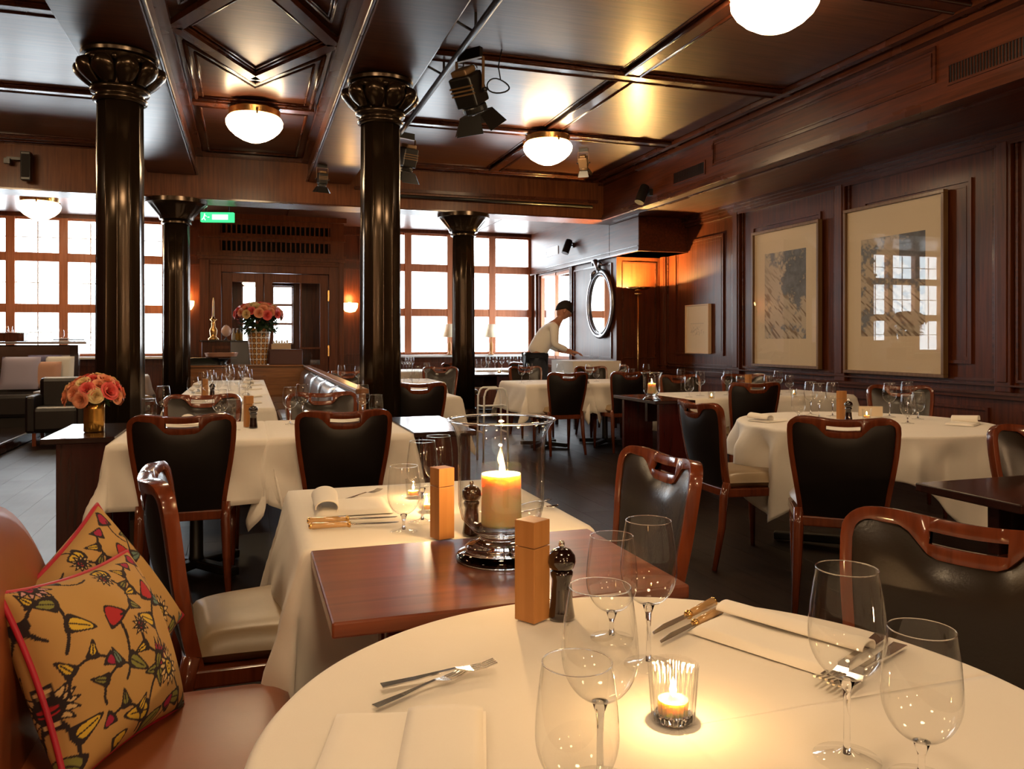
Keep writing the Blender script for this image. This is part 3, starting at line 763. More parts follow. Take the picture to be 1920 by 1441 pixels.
slab_table(.82, 1.16, 4.12, 5.0, 'dark side table with bright window reflection, right of the right black-backed chair', 'tabledark')
slab_table(3.06, 3.42, 5.65, 6.42, 'dark side table with the far hurricane candle on the right', 'tabledark')
slab_table(2.14, 2.80, 1.75, 2.14, 'black table corner at the right edge of the photo', 'tabledark')
slab_table(2.62, 3.66, 10.82, 11.65, 'dark table with pale reflecting top right of the far right column', 'tabledark')
# ------------------------------------------------------------------ booth, host counter
b = thing('booth_partition', 'oak booth partition with dark leather back shining with window light', 'booth', (.77, 5.75, 0))
obj('side_board', MB().box(-.02, .03, 0, 5.65, 0, .84), 'oak', b, bevel=.004)
obj('cap_rail', MB().box(-.045, .05, -.01, 5.68, .84, .875), 'oak', b, bevel=.008)
for k in range(5):
    obj('back_cushion', MB().grid(lambda u, v, k=k: (-.025-.07*(max(0, 1-(2*u-1)**6)*max(0, 1-(2*v-1)**6))**.5-.05*(1-v), .25+k*1.07+1.05*u, .44+.39*v), 12, 10), 'leather_booth', b, smooth=True)
    obj('seat_cushion', MB().box(-.48, -.06, .25+k*1.07, .25+k*1.07+1.05, .36, .46), 'leather_booth', b, bevel=.03)
obj('plinth', MB().box(-.42, -.04, .25, 5.6, 0, .36), 'oak', b)
hc = thing('host_counter', 'honey oak panelled counter closing the booth, under the tall flower vase', 'counter', (.05, 11.44, 0))
obj('front', MB().box(-.95, .69, 0, .04, 0, .86), 'oak', hc)
obj('top', MB().box(-.98, .68, -.03, .62, .86, .885), 'oak', hc, bevel=.006)
obj('side', MB().box(-.95, -.90, .04, .6, 0, .86), 'oak', hc)
for x0 in (-.90, -.36, .18):
    obj('panel', MB().frame('y', 0, x0, x0+.5, .42, .74, .03, -.015, 0), 'oak', hc)
    obj('panel', MB().frame('y', 0, x0, x0+.5, .06, .38, .03, -.015, 0), 'oak', hc)
# things on and behind the counter
def pos(px, z, Y):
    """point on the plane y=Y seen at column px, at height z"""
    u = (px-HORX)/FPX; d = Y/(math.cos(YAW)-math.sin(YAW)*u); p = atd(px, HORY, d); return Vector((p.x, Y, z))
ZH = .885
p = pos(485, ZH, 11.65)
fv = thing('tall_vase', 'tall white and gold lattice vase on the counter', 'vase', p)
m, nt, bb = newmat('lattice_print'); N = nt.nodes.new; L = nt.links.new
tc = N('ShaderNodeTexCoord'); sp = N('ShaderNodeSeparateXYZ'); L(tc.outputs['Object'], sp.inputs[0])
an = N('ShaderNodeMath'); an.operation = 'ARCTAN2'; L(sp.outputs[1], an.inputs[0]); L(sp.outputs[0], an.inputs[1])
am = N('ShaderNodeMath'); am.operation = 'MULTIPLY'; am.inputs[1].default_value = 7; L(an.outputs[0], am.inputs[0])
zm = N('ShaderNodeMath'); zm.operation = 'MULTIPLY'; zm.inputs[1].default_value = 42; L(sp.outputs[2], zm.inputs[0])
s1 = N('ShaderNodeMath'); s1.operation = 'SINE'; L(am.outputs[0], s1.inputs[0]); s2 = N('ShaderNodeMath'); s2.operation = 'SINE'; L(zm.outputs[0], s2.inputs[0])
pr = N('ShaderNodeMath'); pr.operation = 'MULTIPLY'; L(s1.outputs[0], pr.inputs[0]); L(s2.outputs[0], pr.inputs[1])
ab = N('ShaderNodeMath'); ab.operation = 'ABSOLUTE'; L(pr.outputs[0], ab.inputs[0])
cr = N('ShaderNodeValToRGB'); cr.color_ramp.elements[0].color = (.85, .78, .66, 1); cr.color_ramp.elements[0].position = .12
cr.color_ramp.elements[1].color = (.10, .03, .012, 1); cr.color_ramp.elements[1].position = .3
e = cr.color_ramp.elements.new(.8); e.color = (.55, .25, .07, 1)
L(ab.outputs[0], cr.inputs[0]); L(cr.outputs[0], bb.inputs['Base Color']); setp(bb, rough=.25); M['lattice'] = m
obj('vase_body', MB().lathe([(.11, 0), (.115, .01), (.135, .25), (.165, .50), (.16, .50), (.13, .26), (.0, .1)], 32, cap=False), 'lattice', fv, smooth=True, auto=True)
def rose_mesh(seed, mat):
    rr = random.Random(seed); mb = MB()
    for ring, (n, r, h, op) in enumerate(((3, .010, .032, .2), (4, .019, .034, .5), (5, .029, .031, .9), (6, .037, .024, 1.35))):
        for k in range(n):
            a0 = 2*PI*k/n+ring*.7+rr.random()*.2; wd = 2*PI/n*.72
            def fn(u, v, a0=a0, wd=wd, r=r, h=h, op=op):
                a = a0+(u*2-1)*wd; top = h*(1-.25*(u*2-1)**2)
                rad = r*(.35+.65*math.sin(PI/2*v))+op*.010*max(0, v-.6)*2.2
                return (rad*math.cos(a), rad*math.sin(a), top*v-(.006*op if v > .95 else 0))
            mb.grid(fn, 5, 4)
    mb.lathe([(0, -.012), (.012, -.006), (.016, .004)], 8, cap=False)
    me = mb.mesh('rose', True); me.materials.append(M[mat]); return me
M['rose_pink'] = simple('coral_pink_petals', (.75, .10, .085), .6, sss=.15)
M['rose_peach'] = simple('peach_petals', (.80, .30, .16), .6, sss=.15)
M['rose_cream'] = simple('cream_yellow_petals', (.80, .56, .27), .6, sss=.15)
M['leafgreen'] = simple('rose_leaf_green', (.025, .055, .018), .5)
RM = [rose_mesh(1, 'rose_pink'), rose_mesh(2, 'rose_peach'), rose_mesh(3, 'rose_cream')]
def bouquet(parent, c, R, n, H, sc_=1.0, seed=5, mats=(0, 1, 1, 2, 0, 1)):
    rr = random.Random(seed); c = Vector(c)
    for k in range(n):
        t = (k+.5)/n; ph = math.acos(1-1.05*t); a = k*2.39996
        d = Vector((math.sin(ph)*math.cos(a), math.sin(ph)*math.sin(a), math.cos(ph)))
        p = c+Vector((d.x*R, d.y*R, d.z*H))
        o = D.objects.new('rose', RM[mats[rr.randrange(len(mats))]]); C.objects.link(o); o.parent = parent
        o.location = p; o.rotation_euler = d.to_track_quat('Z', 'Y').to_euler(); s = sc_*(.9+.25*rr.random()); o.scale = (s, s, s)
def leafclump(parent, c, R, H, n, s=.05, seed=2):
    rr = random.Random(seed); mb = MB()
    for _ in range(n):
        a = rr.random()*6.28; q = rr.random()
        p = Vector(c)+Vector((R*math.cos(a)*(.4+.6*q), R*math.sin(a)*(.4+.6*q), H*(rr.random()-.5)))
        T = Matrix.Translation(p) @ Matrix.Rotation(a, 4, 'Z') @ Matrix.Rotation(rr.uniform(-.6, 1.2), 4, 'Y')
        vs = [T @ Vector(v) for v in ((0, 0, 0), (s*.5, s*.3, .004), (s, 0, 0), (s*.5, -s*.3, .004), (s*.5, 0, -.006))]
        mb.add(vs, [(0, 1, 4), (1, 2, 4), (2, 3, 4), (3, 0, 4)])
    o = obj('foliage', mb, 'leafgreen', parent); o['kind'] = 'stuff'
leafclump(fv, (0, 0, .58), .22, .22, 420, .09)
bouquet(fv, (0, 0, .68), .29, 46, .15, 1.35, 6)
p = pos(536, ZH, 11.62)
o = thing('menu_box', 'burgundy wooden box right of the tall vase on the counter', 'box', p)
obj('box_body', MB().box(-.22, .22, -.1, .12, 0, .21), simple('burgundy_lacquer', (.07, .018, .016), .5), o, bevel=.006)
obj('lid_edge', MB().box(-.225, .225, -.105, .125, .19, .20), 'wood', o)
o = thing('card_box', 'cream box with white cards standing on the burgundy box', 'box', pos(527, ZH+.213, 11.62))
obj('box_body', MB().box(-.13, .13, -.05, .07, 0, .075), simple('cream_card', (.62, .45, .29), .7), o, bevel=.003)
for k in range(6):
    obj('card', MB().box(-.11+k*.036, -.085+k*.036, -.04, .04, .0751, .115+.012*(k % 2)), 'white', o)
o = thing('back_cabinet', 'low dark cabinet left of the vestibule door', 'cabinet', pos(412, 0, 12.7))
obj('cabinet_body', MB().box(-.24, .20, -.2, .2, 0, 1.20), 'wood', o, bevel=.006)
obj('cabinet_door', MB().frame('y', -.2, -.10, .18, .1, 1.14, .04, -.015, 0), 'doorwood', o)
obj('cabinet_top', MB().box(-.27, .23, -.22, .22, 1.20, 1.225), 'tabledark', o)
o = thing('candlestick', 'brass figure candlestick with tall ivory candle on the cabinet', 'candlestick', pos(400, 1.226, 12.62))
obj('stick', MB().lathe([(.07, 0), (.075, .02), (.04, .05), (.05, .10), (.055, .15), (.025, .20), (.03, .25), (.015, .27), (.05, .30), (.045, .31), (.02, .32), (.02, .345)], 20), 'brass', o, smooth=True)
obj('candle', MB().lathe([(.016, .34), (.014, .56), (.006, .62), (0, .63)], 12), 'wax', o, smooth=True)
o = thing('shell_ornament', 'pale pink shell ornament on the cabinet', 'ornament', pos(424, 1.226, 12.6))
obj('stand', MB().lathe([(.03, 0), (.03, .01), (.008, .02), (.008, .05)], 12), 'black', o, smooth=True)
obj('shell', MB().lathe([(0, .045), (.045, .07), (.07, .12), (.06, .17), (.03, .21), (0, .225)], 18, mod=lambda a, z: 1+.12*math.cos(a*7)), simple('pink_shell', (.75, .5, .38), .4), o, smooth=True)
o = thing('grey_stand', 'grey box-shaped stand behind the tall vase', 'stand', pos(452, 0, 12.3))
obj('box_body', MB().box(-.14, .14, -.12, .12, 0, 1.20), simple('grey_lacquer', (.16, .17, .19), .4), o, bevel=.006)
obj('top', MB().box(-.15, .15, -.13, .13, 1.20, 1.22), 'black', o)
for k in range(3):
    q = pos(438+k*7, 1.221, 12.28)
    bt = thing('bottle', ['small clear bottle, left one on the grey stand', 'small amber bottle, middle one on the grey stand', 'small amber bottle, right one on the grey stand'][k], 'bottle', q, 0, 'bottles on the grey stand')
    obj('bottle_body', MB().lathe([(.025, 0), (.027, .01), (.027, .09), (.01, .12), (.01, .16)], 16), simple('bottle_glass_%s' % 'abc'[k], ((.5, .5, .45), (.45, .28, .06), (.4, .25, .05))[k], .1), bt, smooth=True)
    obj('stopper', MB().lathe([(.011, .16), (.011, .175)], 12), 'white', bt)
o = thing('serving_tray', 'pale copper tray lying on a dark stand by the counter', 'tray', pos(415, ZH+.115, 11.75))
obj('tray', MB().lathe([(0, .0), (.20, .0), (.22, .05), (.215, .05), (.195, .008), (0, .008)], 32), simple('copper_pink', (.62, .36, .26), .35, metal=.4), o, smooth=True, auto=True)
obj('stand', MB().lathe([(.20, -.03), (.10, -.035), (.06, -.10), (.10, -.113)], 24), 'black', o, smooth=True)
o = thing('dark_chest', 'low black rounded chest on the left end of the counter', 'chest', pos(382, ZH+.001, 11.7))
obj('chest_body', MB().grid(lambda u, v: ((u-.5)*.46, -.14+.28*v, .10*(1-(2*u-1)**6)**.3*(1-(2*v-1)**6)**.3), 16, 8).box(-.2, .2, -.12, .12, 0, .02), 'black', o, smooth=True)
# ------------------------------------------------------------------ left bay: step, partition with mirror, banquette
stp = obj('trim_4', MB().box(XL, -2.5, 7.0, YB, 0, .12), 'tabledark', bevel=.004); struct(stp)
obj('nosing', MB().box(-2.515, -2.49, 7.0, YB, .105, .122).box(-2.52, -2.50, 7.0, YB, .0, .012), 'alu', stp)
bp_ = thing('bar_partition', 'glass-fronted bar partition with a long shelf, far left', 'bar', (0, 12.5, .12))
obj('core', MB().box(XL, -2.25, 0, .10, 0, 1.04), 'tabledark', bp_)
obj('mirror_panel', MB().box(-4.7, -2.35, -.012, 0, .45, 1.02), simple('smoked_mirror', (.35, .30, .28), .06, metal=1), bp_)
obj('shelf', MB().box(XL, -2.12, -.18, .28, 1.05, 1.085), simple('grey_marble_shelf', (.36, .31, .30), .25), bp_, bevel=.006)
bq = thing('banquette', 'dark leather banquette below the bar shelf, far left', 'banquette', (-3.4, 12.0, .12))
obj('seat', MB().box(-1.35, .95, -.45, .15, .12, .42), 'leather_back', bq, bevel=.05)
obj('backrest', MB().box(-1.35, .95, .15, .36, .12, .72), 'leather_back', bq, bevel=.05)
obj('plinth', MB().box(-1.3, .9, -.38, .3, 0, .12), 'black', bq)
def mini_cushion(px, Y, z, s, col, label, tilt=.3, rz=0):
    me = MB().grid(lambda u, v: ((u-.5)*s, -.07*((1-(2*u-1)**4)*(1-(2*v-1)**4))**.5, (v-.5)*s), 12, 12)
    me.grid(lambda u, v: ((u-.5)*s, .06*((1-(2*u-1)**4)*(1-(2*v-1)**4))**.5, (v-.5)*s), 12, 12)
    c = obj('cushion', me, simple('cushion_fabric', col, .8), smooth=True)
    p = pos(px, z, Y); c.location = p; c.rotation_euler = (-tilt, 0, rz); tag(c, label, 'cushion', 'cushions on the far left banquette')
    return c
mini_cushion(38, 11.78, .80, .44, (.50, .47, .62), 'lilac grey cushion on the far left banquette', .35)
mini_cushion(85, 11.82, .77, .36, (.62, .36, .26), 'orange patterned cushion on the far left banquette', .3)
mini_cushion(112, 11.98, .84, .34, (.78, .78, .74), 'white cushion with pointed corner on the far left banquette', .2, .0)
o = thing('armchair', 'low dark armchair with pale piping below the far left banquette', 'armchair', pos(112, .0, 10.7))
obj('seat', MB().box(-.25, .25, -.25, .25, .15, .45), 'leather_back', o, bevel=.05)
obj('backrest', MB().box(-.25, .25, .15, .28, .3, .78), 'leather_back', o, bevel=.05)
for s in (-1, 1): obj('armrest', MB().box(s*.26-.05, s*.26+.05, -.25, .22, .15, .58), 'leather_back', o, bevel=.03)
for s in (-1, 1):
    for q in (-1, 1): obj('leg', MB().box(s*.22-.02, s*.22+.02, q*.2-.02, q*.2+.02, 0, .15), 'chairwood', o)
o = thing('low_table', 'small grey cube table beside the far left armchair', 'table', pos(98, .12, 11.15))
obj('table_body', MB().box(-.15, .15, -.15, .15, .0, .46), simple('pale_grey_lacquer', (.30, .30, .31), .3), o, bevel=.005)
obj('table_top', MB().box(-.17, .17, -.17, .17, .46, .48), 'alu', o)
o = thing('glass_rack', 'dark crate full of glasses at the left end of the bar shelf', 'crate', pos(18, 1.206, 12.6))
obj('crate', MB().frame('z', 0, -.35, .2, -.12, .12, .02, 0, .12).box(-.35, .2, -.12, .12, 0, .01), 'wood', o)
# stacked bar menu and bottles
o = thing('stacked_trays', 'flat stack of trays on the right end of the bar shelf', 'tray', pos(133, 1.206, 12.6))
for k in range(3): obj('tray', MB().box(-.22+k*.02, .2-k*.015, -.12, .12, k*.018, k*.018+.014), 'black' if k % 2 else 'alu', o, bevel=.003)
# ------------------------------------------------------------------ glasses
def glass_proto(name, h, stem, rmax, rrim, foot, seg=36, label='x'):
    t = thing(name, label, 'wine glass', (0, 0, -60))
    bh = h-stem
    prof = [(0, stem), (.006, stem+.002), (.02, stem+.008)]
    for k in range(1, 15):
        f = k/14
        if f < .42: r = rmax*math.sin(PI/2*(f/.42)**.62)
        else: r = rmax-(rmax-rrim)*((f-.42)/.58)**1.6
        prof.append((max(r, .02 if k > 1 else .014), stem+bh*f))
    prof = [(0, stem+.001)]+[(rmax*math.sqrt(max(0, 1-(1-f/.42)**2)) if f < .42 else rmax-(rmax-rrim)*((f-.42)/.58)**1.6, stem+bh*f) for f in [k/22 for k in range(1, 23)]]
    bw_ = obj('bowl', MB().lathe(prof, seg, cap=False), 'glass', t, smooth=True)
    obj('rim', MB().tube([(rrim*math.cos(2*PI*k/seg), rrim*math.sin(2*PI*k/seg), h) for k in range(seg)], .0007, 5, closed=True), 'solidglass', bw_, smooth=True)
    obj('stem', MB().lathe([(.0045, .006), (.0036, .02), (.0034, stem*.6), (.0045, stem-.012), (.009, stem+.001), (.0, stem+.004)], 14), 'solidglass', t, smooth=True)
    obj('foot', MB().lathe([(foot, .0002), (foot, .0014), (foot*.5, .003), (.010, .007), (.0045, .012)], seg, cap=False), 'glass', t, smooth=True)
    return t
GP = {'tall': glass_proto('wine_glass', .212, .088, .0415, .033, .036), 'small': glass_proto('wine_glass', .164, .042, .0410, .034, .034)}
def lo_glass(h, stem, rmax, rrim, foot):
    mb = MB(); bh = h-stem
    prof = [(0, 0.001), (foot, .001), (.006, .008), (.0045, stem*.5), (.006, stem)]+[(rmax*math.sqrt(max(0, 1-(1-f/.42)**2)) if f < .42 else rmax-(rmax-rrim)*((f-.42)/.58)**1.6, stem+bh*f) for f in [k/9 for k in range(1, 10)]]
    mb.lathe(prof, 20, cap=False); me = mb.mesh('wine_glass', True); me.materials.append(M['glass']); return me
LO = {'tall': lo_glass(.212, .088, .0415, .033, .036), 'small': lo_glass(.164, .042, .041, .034, .034)}
gused = set()
def glass(p, kind, label, group, lo=False, sc_=1.0):
    if lo:
        o = D.objects.new('wine_glass', LO[kind]); C.objects.link(o); o.location = p; o.scale = (sc_,)*3
        return tag(o, label, 'wine glass', group)
    g = GP[kind]
    if kind not in gused:
        gused.add(kind); g.location = p; g.scale = (sc_,)*3; g['label'] = label
        if group: g['group'] = group
        return g
    return dup(g, p, random.random()*6, label, group, (sc_,)*3)
ZT = .7430
def row(specs, where, group, lo=True, z=ZT):
    """specs: (px, d, kind); labelled from left to right"""
    specs = sorted(specs)
    for i, (px, d, kind) in enumerate(specs):
        p = atd(px, HORY, d); p.z = z
        n = ORD[i] if i < len(ORD) else 'far right'
        glass(p, kind, '%s wine glass, %s %s' % ('tall' if kind == 'tall' else 'short', n, where), group, lo)
# near glasses, one by one
NG = 'wine glasses on the round front table'
for px, py, kind, lab, s in (
    (1125, 1472, 'tall', 'tall wine glass in the middle of the near cloth, left of the lit ribbed tealight', 1.0),
    (1082, 1560, 'small', 'short wine glass nearest the bottom edge, in front of the tall middle glass', 1.0),
    (1216, 1248, 'tall', 'tall wine glass right behind the lit ribbed tealight', 1.0),
    (1147, 1198, 'small', 'short wine glass beside the black pepper mill, behind the tall middle glass', 1.0),
    (1588, 1424, 'tall', 'tall wine glass on the right of the near cloth, in front of the folded napkin', 1.02),
    (1728, 1466, 'small', 'short wine glass rightmost on the near cloth', 1.0)):
    p = at(px, py, ZT); glass((p.x, p.y, ZT+.0015), kind, lab, NG, sc_=s)
for px, py, kind, lab, s in (
    (757, 996, 'small', 'short wine glass on the small cloth table, left of the square beech mill', 1),
    (792, 978, 'tall', 'tall wine glass on the small cloth table, touching the square beech mill', 1),
    (822, 960, 'tall', 'tall wine glass behind the square beech mill on the small cloth table', 1)):
    p = at(px, py, ZT); glass((p.x, p.y, ZT), kind, lab, 'wine glasses on the small candle-lit table', sc_=s)
for px, d, kind, lab in (
    (279, 4.30, 'small', 'short wine glass at the left end of the front cloth table'),
    (306, 4.65, 'tall', 'tall wine glass at the left end of the front cloth table'),
    (413, 4.30, 'tall', 'tall wine glass left of the table mills between the two black-backed chairs'),
    (438, 4.25, 'small', 'short wine glass left of the table mills between the two black-backed chairs'),
    (544, 4.55, 'tall', 'tall wine glass behind the left edge of the right black-backed chair'),
    (567, 4.85, 'tall', 'tall wine glass beyond the left edge of the right black-backed chair, farther one'),
    (680, 4.8, 'tall', 'tall wine glass above the right part of the right black-backed chair'),
    (705, 4.62, 'small', 'short wine glass above the right corner of the right black-backed chair')):
    p = atd(px, HORY, d); p.z = ZT; glass(p, kind, lab, 'wine glasses on the front cloth tables')
# long table crowd
rr = random.Random(11)
S = []
ks = [(-.38, 6.25), (-.10, 6.35), (-.30, 6.6), (-.02, 6.75), (-.20, 7.0), (-.36, 7.25), (-.08, 7.35), (-.26, 7.7), (.0, 7.8), (-.16, 8.1), (-.33, 8.3), (-.04, 8.5), (-.22, 8.9), (-.38, 9.1), (-.06, 9.25), (-.20, 9.7)]
for i, (x, y) in enumerate(ks):
    kind = 'tall' if i % 3 != 1 else 'small'
    glass((x, y, ZT), kind, '%s wine glass on the long crowded table, %s row from the near end, %s' % ('tall' if kind == 'tall' else 'short',
          ['first', 'second', 'third', 'fourth', 'fifth', 'sixth', 'seventh', 'eighth'][i//2], 'left one' if x < ks[i ^ 1][0] else 'right one'), 'wine glasses crowding the long table', lo=True)
row([(1497, 4.78, 'small'), (1520, 5.15, 'tall'), (1536, 4.95, 'tall'), (1561, 5.05, 'tall'), (1668, 5.0, 'tall'), (1701, 5.15, 'tall'), (1702, 4.6, 'small'), (1721, 4.85, 'small')],
    'on the round table at the right', 'wine glasses on the right round table', lo=False)
row([(1277, 7.6, 'tall'), (1292, 6.75, 'small'), (1313, 6.9, 'tall'), (1364, 7.0, 'tall'), (1388, 7.1, 'small'), (1440, 7.2, 'small'), (1459, 7.1, 'tall'), (1480, 7.35, 'small')],
    'on the cloth tables behind the right round one', 'wine glasses on the tables by the wall')
row([(978, 8.95, 'tall'), (993, 9.3, 'tall'), (1050, 9.2, 'tall'), (1104, 8.9, 'tall'), (1118, 9.3, 'small'), (1168, 9.2, 'tall'), (1184, 9.0, 'small'), (1212, 9.1, 'tall')],
    'on the far table in front of the waiter', 'wine glasses on the far table before the waiter')
row([(628, 8.3, 'small'), (640, 8.6, 'tall'), (672, 8.35, 'tall')], 'just beyond the booth partition', 'wine glasses beyond the booth')
row([(765, 6.95, 'small'), (778, 7.2, 'tall')], 'beside the right iron column', 'wine glasses by the right column')
row([(768, 9.7, 'tall'), (783, 9.9, 'small'), (800, 9.6, 'tall')], 'on the daylit table by the far right column', 'wine glasses on the daylit table')
row([(862+k*9, 11.25+.12*(k % 3), 'tall' if k % 2 else 'small') for k in range(7)], 'on the dark table before the bright windows', 'wine glasses on the dark reflecting table')
row([(915+k*13, 13.45+.3*(k % 2), 'tall') for k in range(6)], 'in the window bay right of the far column', 'wine glasses in the window bay')
row([(757+k*5, 12.85+.15*(k % 2), 'tall') for k in range(4)], 'in the window bay beside the far right column', 'wine glasses on the left bay table')
for k in range(12):
    p = pos(10+k*9.5, 1.206, 12.5+.08*(k % 3))
    glass(p, 'small' if k % 2 else 'tall', '%s glass, %s in the row on the bar shelf' % ('short' if k % 2 else 'tall', ORD[k]), 'glasses on the bar shelf', lo=True)
# ------------------------------------------------------------------ mills, tealights, cutlery, napkins
def mill_proto():
    t = thing('salt_mill', 'x', 'mill', (0, 0, -61), 0, 'square beech mills')
    obj('mill_body', MB().box(-.0215, .0215, -.0215, .0215, 0, .125), 'beech', t, bevel=.0012)
    obj('mill_head', MB().box(-.0215, .0215, -.0215, .0215, .1262, .170), 'beech', t, bevel=.0012)
    return t
def pep_proto():
    t = thing('pepper_mill', 'x', 'mill', (0, 0, -62), 0, 'black pepper mills')
    obj('mill_body', MB().lathe([(.0225, 0), (.023, .004), (.0215, .012), (.019, .03), (.018, .05), (.0165, .066), (.0195, .074), (.0195, .079), (.0165, .083)], 28), 'pepper', t, smooth=True)
    obj('mill_head', MB().lathe([(.0165, .0835), (.021, .086), (.0245, .096), (.023, .107), (.016, .116), (.006, .120)], 28), 'pepper', t, smooth=True)
    obj('finial', MB().lathe([(.003, .119), (.005, .122), (.0055, .127), (.004, .131), (0, .132)], 14), 'chrome', t, smooth=True)
    return t
m0, p0 = mill_proto(), pep_proto(); mfirst = [True, True]
def mill(px, py, lab, rz=0, pep=False, z=ZT, s=1, d=None):
    p = at(px, py, z) if d is None else atd(px, HORY, d)
    src = p0 if pep else m0; i = 1 if pep else 0
    if mfirst[i]:
        mfirst[i] = False; src.location = (p.x, p.y, z+.0012); src.rotation_euler = (0, 0, rz); src['label'] = lab; return src
    return dup(src, (p.x, p.y, z+.0012), rz, lab)
mill(998, 1160, 'square beech mill on the near round table, closest to us', .55)
mill(1053, 1158, 'glossy black pepper mill on the near round table beside the square beech mill', 0, True)
mill(829, 1008, 'square beech mill on the small cloth table, left of the hurricane candle', .32)
mill(884, 1002, 'black pepper mill behind the foot of the hurricane candle', 0, True)
mill(466, 0, 'square beech mill between the two black-backed chairs', .3, d=4.42)
mill(475, 0, 'black pepper mill between the two black-backed chairs', 0, True, d=4.36)
mill(384, 0, 'square beech mill on the long crowded table', .3, d=6.4)
mill(398, 0, 'black pepper mill on the long crowded table', 0, True, d=6.6)
mill(1578, 0, 'square beech mill on the round table at the right', .3, d=4.85)
mill(1591, 0, 'black pepper mill on the round table at the right', 0, True, d=4.7)
mill(1403, 0, 'square beech mill on the table against the panelled wall', .3, d=7.2)
def wineproof(px, d, z=ZT):
    p = atd(px, HORY, d); p.z = z; return p
def tealight(p, label, ribbed=False, s=1.0, light=True, group='lit tealights'):
    t = thing('tealight_holder', label, 'candle', p, 0, group); t.scale = (s, s, s)
    md = (lambda a, z: 1+.035*math.cos(a*24)) if ribbed else None
    obj('holder', MB().lathe([(.024, .001), (.026, .002), (.027, .010), (.031, .068), (.0315, .070)], 96 if ribbed else 24, mod=md, cap=False), 'glass', t, smooth=True)
    obj('holder_inside', MB().lathe([(.0, .009), (.0235, .010), (.0285, .069)], 96 if ribbed else 24, mod=md, cap=False), 'glass', t, smooth=True)
    if ribbed: obj('base_glass', MB().lathe([(0, .001), (.0235, .001), (.0235, .0085), (0, .0085)], 48, mod=md), 'solidglass', t, smooth=True)
    cd_ = obj('candle', MB().lathe([(0, .010), (.019, .010), (.019, .026), (0, .026)], 24), 'wax', t)
    obj('flame', MB().lathe([(0, .028), (.0035, .032), (.0048, .038), (.003, .046), (0, .054)], 10), 'flame', cd_, smooth=True)
    if light:
        l = D.lights.new('candle_light', 'POINT'); l.energy = .5*s; l.color = (1, .58, .24); l.shadow_soft_size = .002
        o = D.objects.new('candle_light', l); C.objects.link(o); o.location = Vector(p)+Vector((0, 0, .058*s))
    return t
p = at(1262, 1350, ZT); tealight((p.x, p.y, ZT+.0012), 'lit ribbed glass tealight on the near round table', True, 1.0)
p = at(775, 932, ZT); tealight((p.x, p.y, ZT), 'lit tealight on the small cloth table, farther of the two by the wine glasses', s=.8)
p = at(800, 958, ZT); tealight((p.x, p.y, ZT), 'lit tealight on the small cloth table, nearer of the two by the wine glasses', s=.8)
tealight(wineproof(1625, 4.85), 'lit tealight on the round table at the right', s=.9, light=False)
tealight(wineproof(1488, 6.9), 'lit tealight on the table by the wall, at the foot of the left large picture', s=.9, light=False)
tealight(wineproof(1334, 6.5), 'lit tealight on the cloth table left of the wall', s=.9, light=False)
tealight(wineproof(936, 11.4), 'lit tealight on the dark table before the bright windows', s=1.2, light=False)
# cutlery (local +X is the tip direction)
def fork_mesh():
    mb = MB(); L_ = .19
    P = [(-.095, .0, .003), (-.04, 0, .0045), (0, 0, .0075), (.03, 0, .009), (.045, 0, .0055), (.058, 0, .004)]
    Wd = [.0085, .0065, .0035, .0035, .008, .0115]
    for i in range(len(P)-1):
        a, b = P[i], P[i+1]; wa, wb = Wd[i], Wd[i+1]
        mb.add([(a[0], -wa, a[2]), (a[0], wa, a[2]), (b[0], wb, b[2]), (b[0], -wb, b[2]), (a[0], -wa, a[2]+.0022), (a[0], wa, a[2]+.0022), (b[0], wb, b[2]+.0022), (b[0], -wb, b[2]+.0022)],
               [(3, 2, 1, 0), (4, 5, 6, 7), (0, 1, 5, 4), (2, 3, 7, 6), (1, 2, 6, 5), (3, 0, 4, 7)])
    for k in range(4):
        y = -.0093+k*.0062
        for (x0, z0, x1, z1) in ((.058, .0055, .080, .0065), (.080, .0065, .100, .011)):
            mb.bar((x0, y, z0), (x1, y, z1), .0030, .0020)
    return mb
def knife_meshes():
    h = MB().tube([(-.11, 0, .008), (-.10, 0, .008), (-.05, 0, .0085), (-.01, 0, .008)], [.0055, .0085, .0075, .0065], 10)
    b = MB().prism([(-.012, -.006), (.06, -.009), (.105, -.003), (.112, .004), (.0, .007), (-.012, .006)], .0065, .0085)
    bo = MB().lathe([(.0072, -.004), (.0085, 0), (.0072, .004)], 12)
    return h, b, bo
def spoon_mesh():
    mb = MB(); mb.tube([(-.10, 0, .004), (-.05, 0, .006), (.02, 0, .010), (.045, 0, .006)], [.0075, .006, .0028, .0035], 8, .35)
    mb.grid(lambda u, v: (.04+.055*u, (v*2-1)*.019*math.sin(PI*(.08+.92*u))**.6, .006-.004*math.sin(PI*u)+.004*(2*v-1)**2+.004), 10, 6); return mb
forkm = fork_mesh().mesh('fork'); forkm.materials.append(M['steel'])
sp_ = spoon_mesh().mesh('spoon', True); sp_.materials.append(M['steel'])
M['knifehandle'] = simple('horn_coloured_handle', (.50, .30, .13), .22, coat=.8)
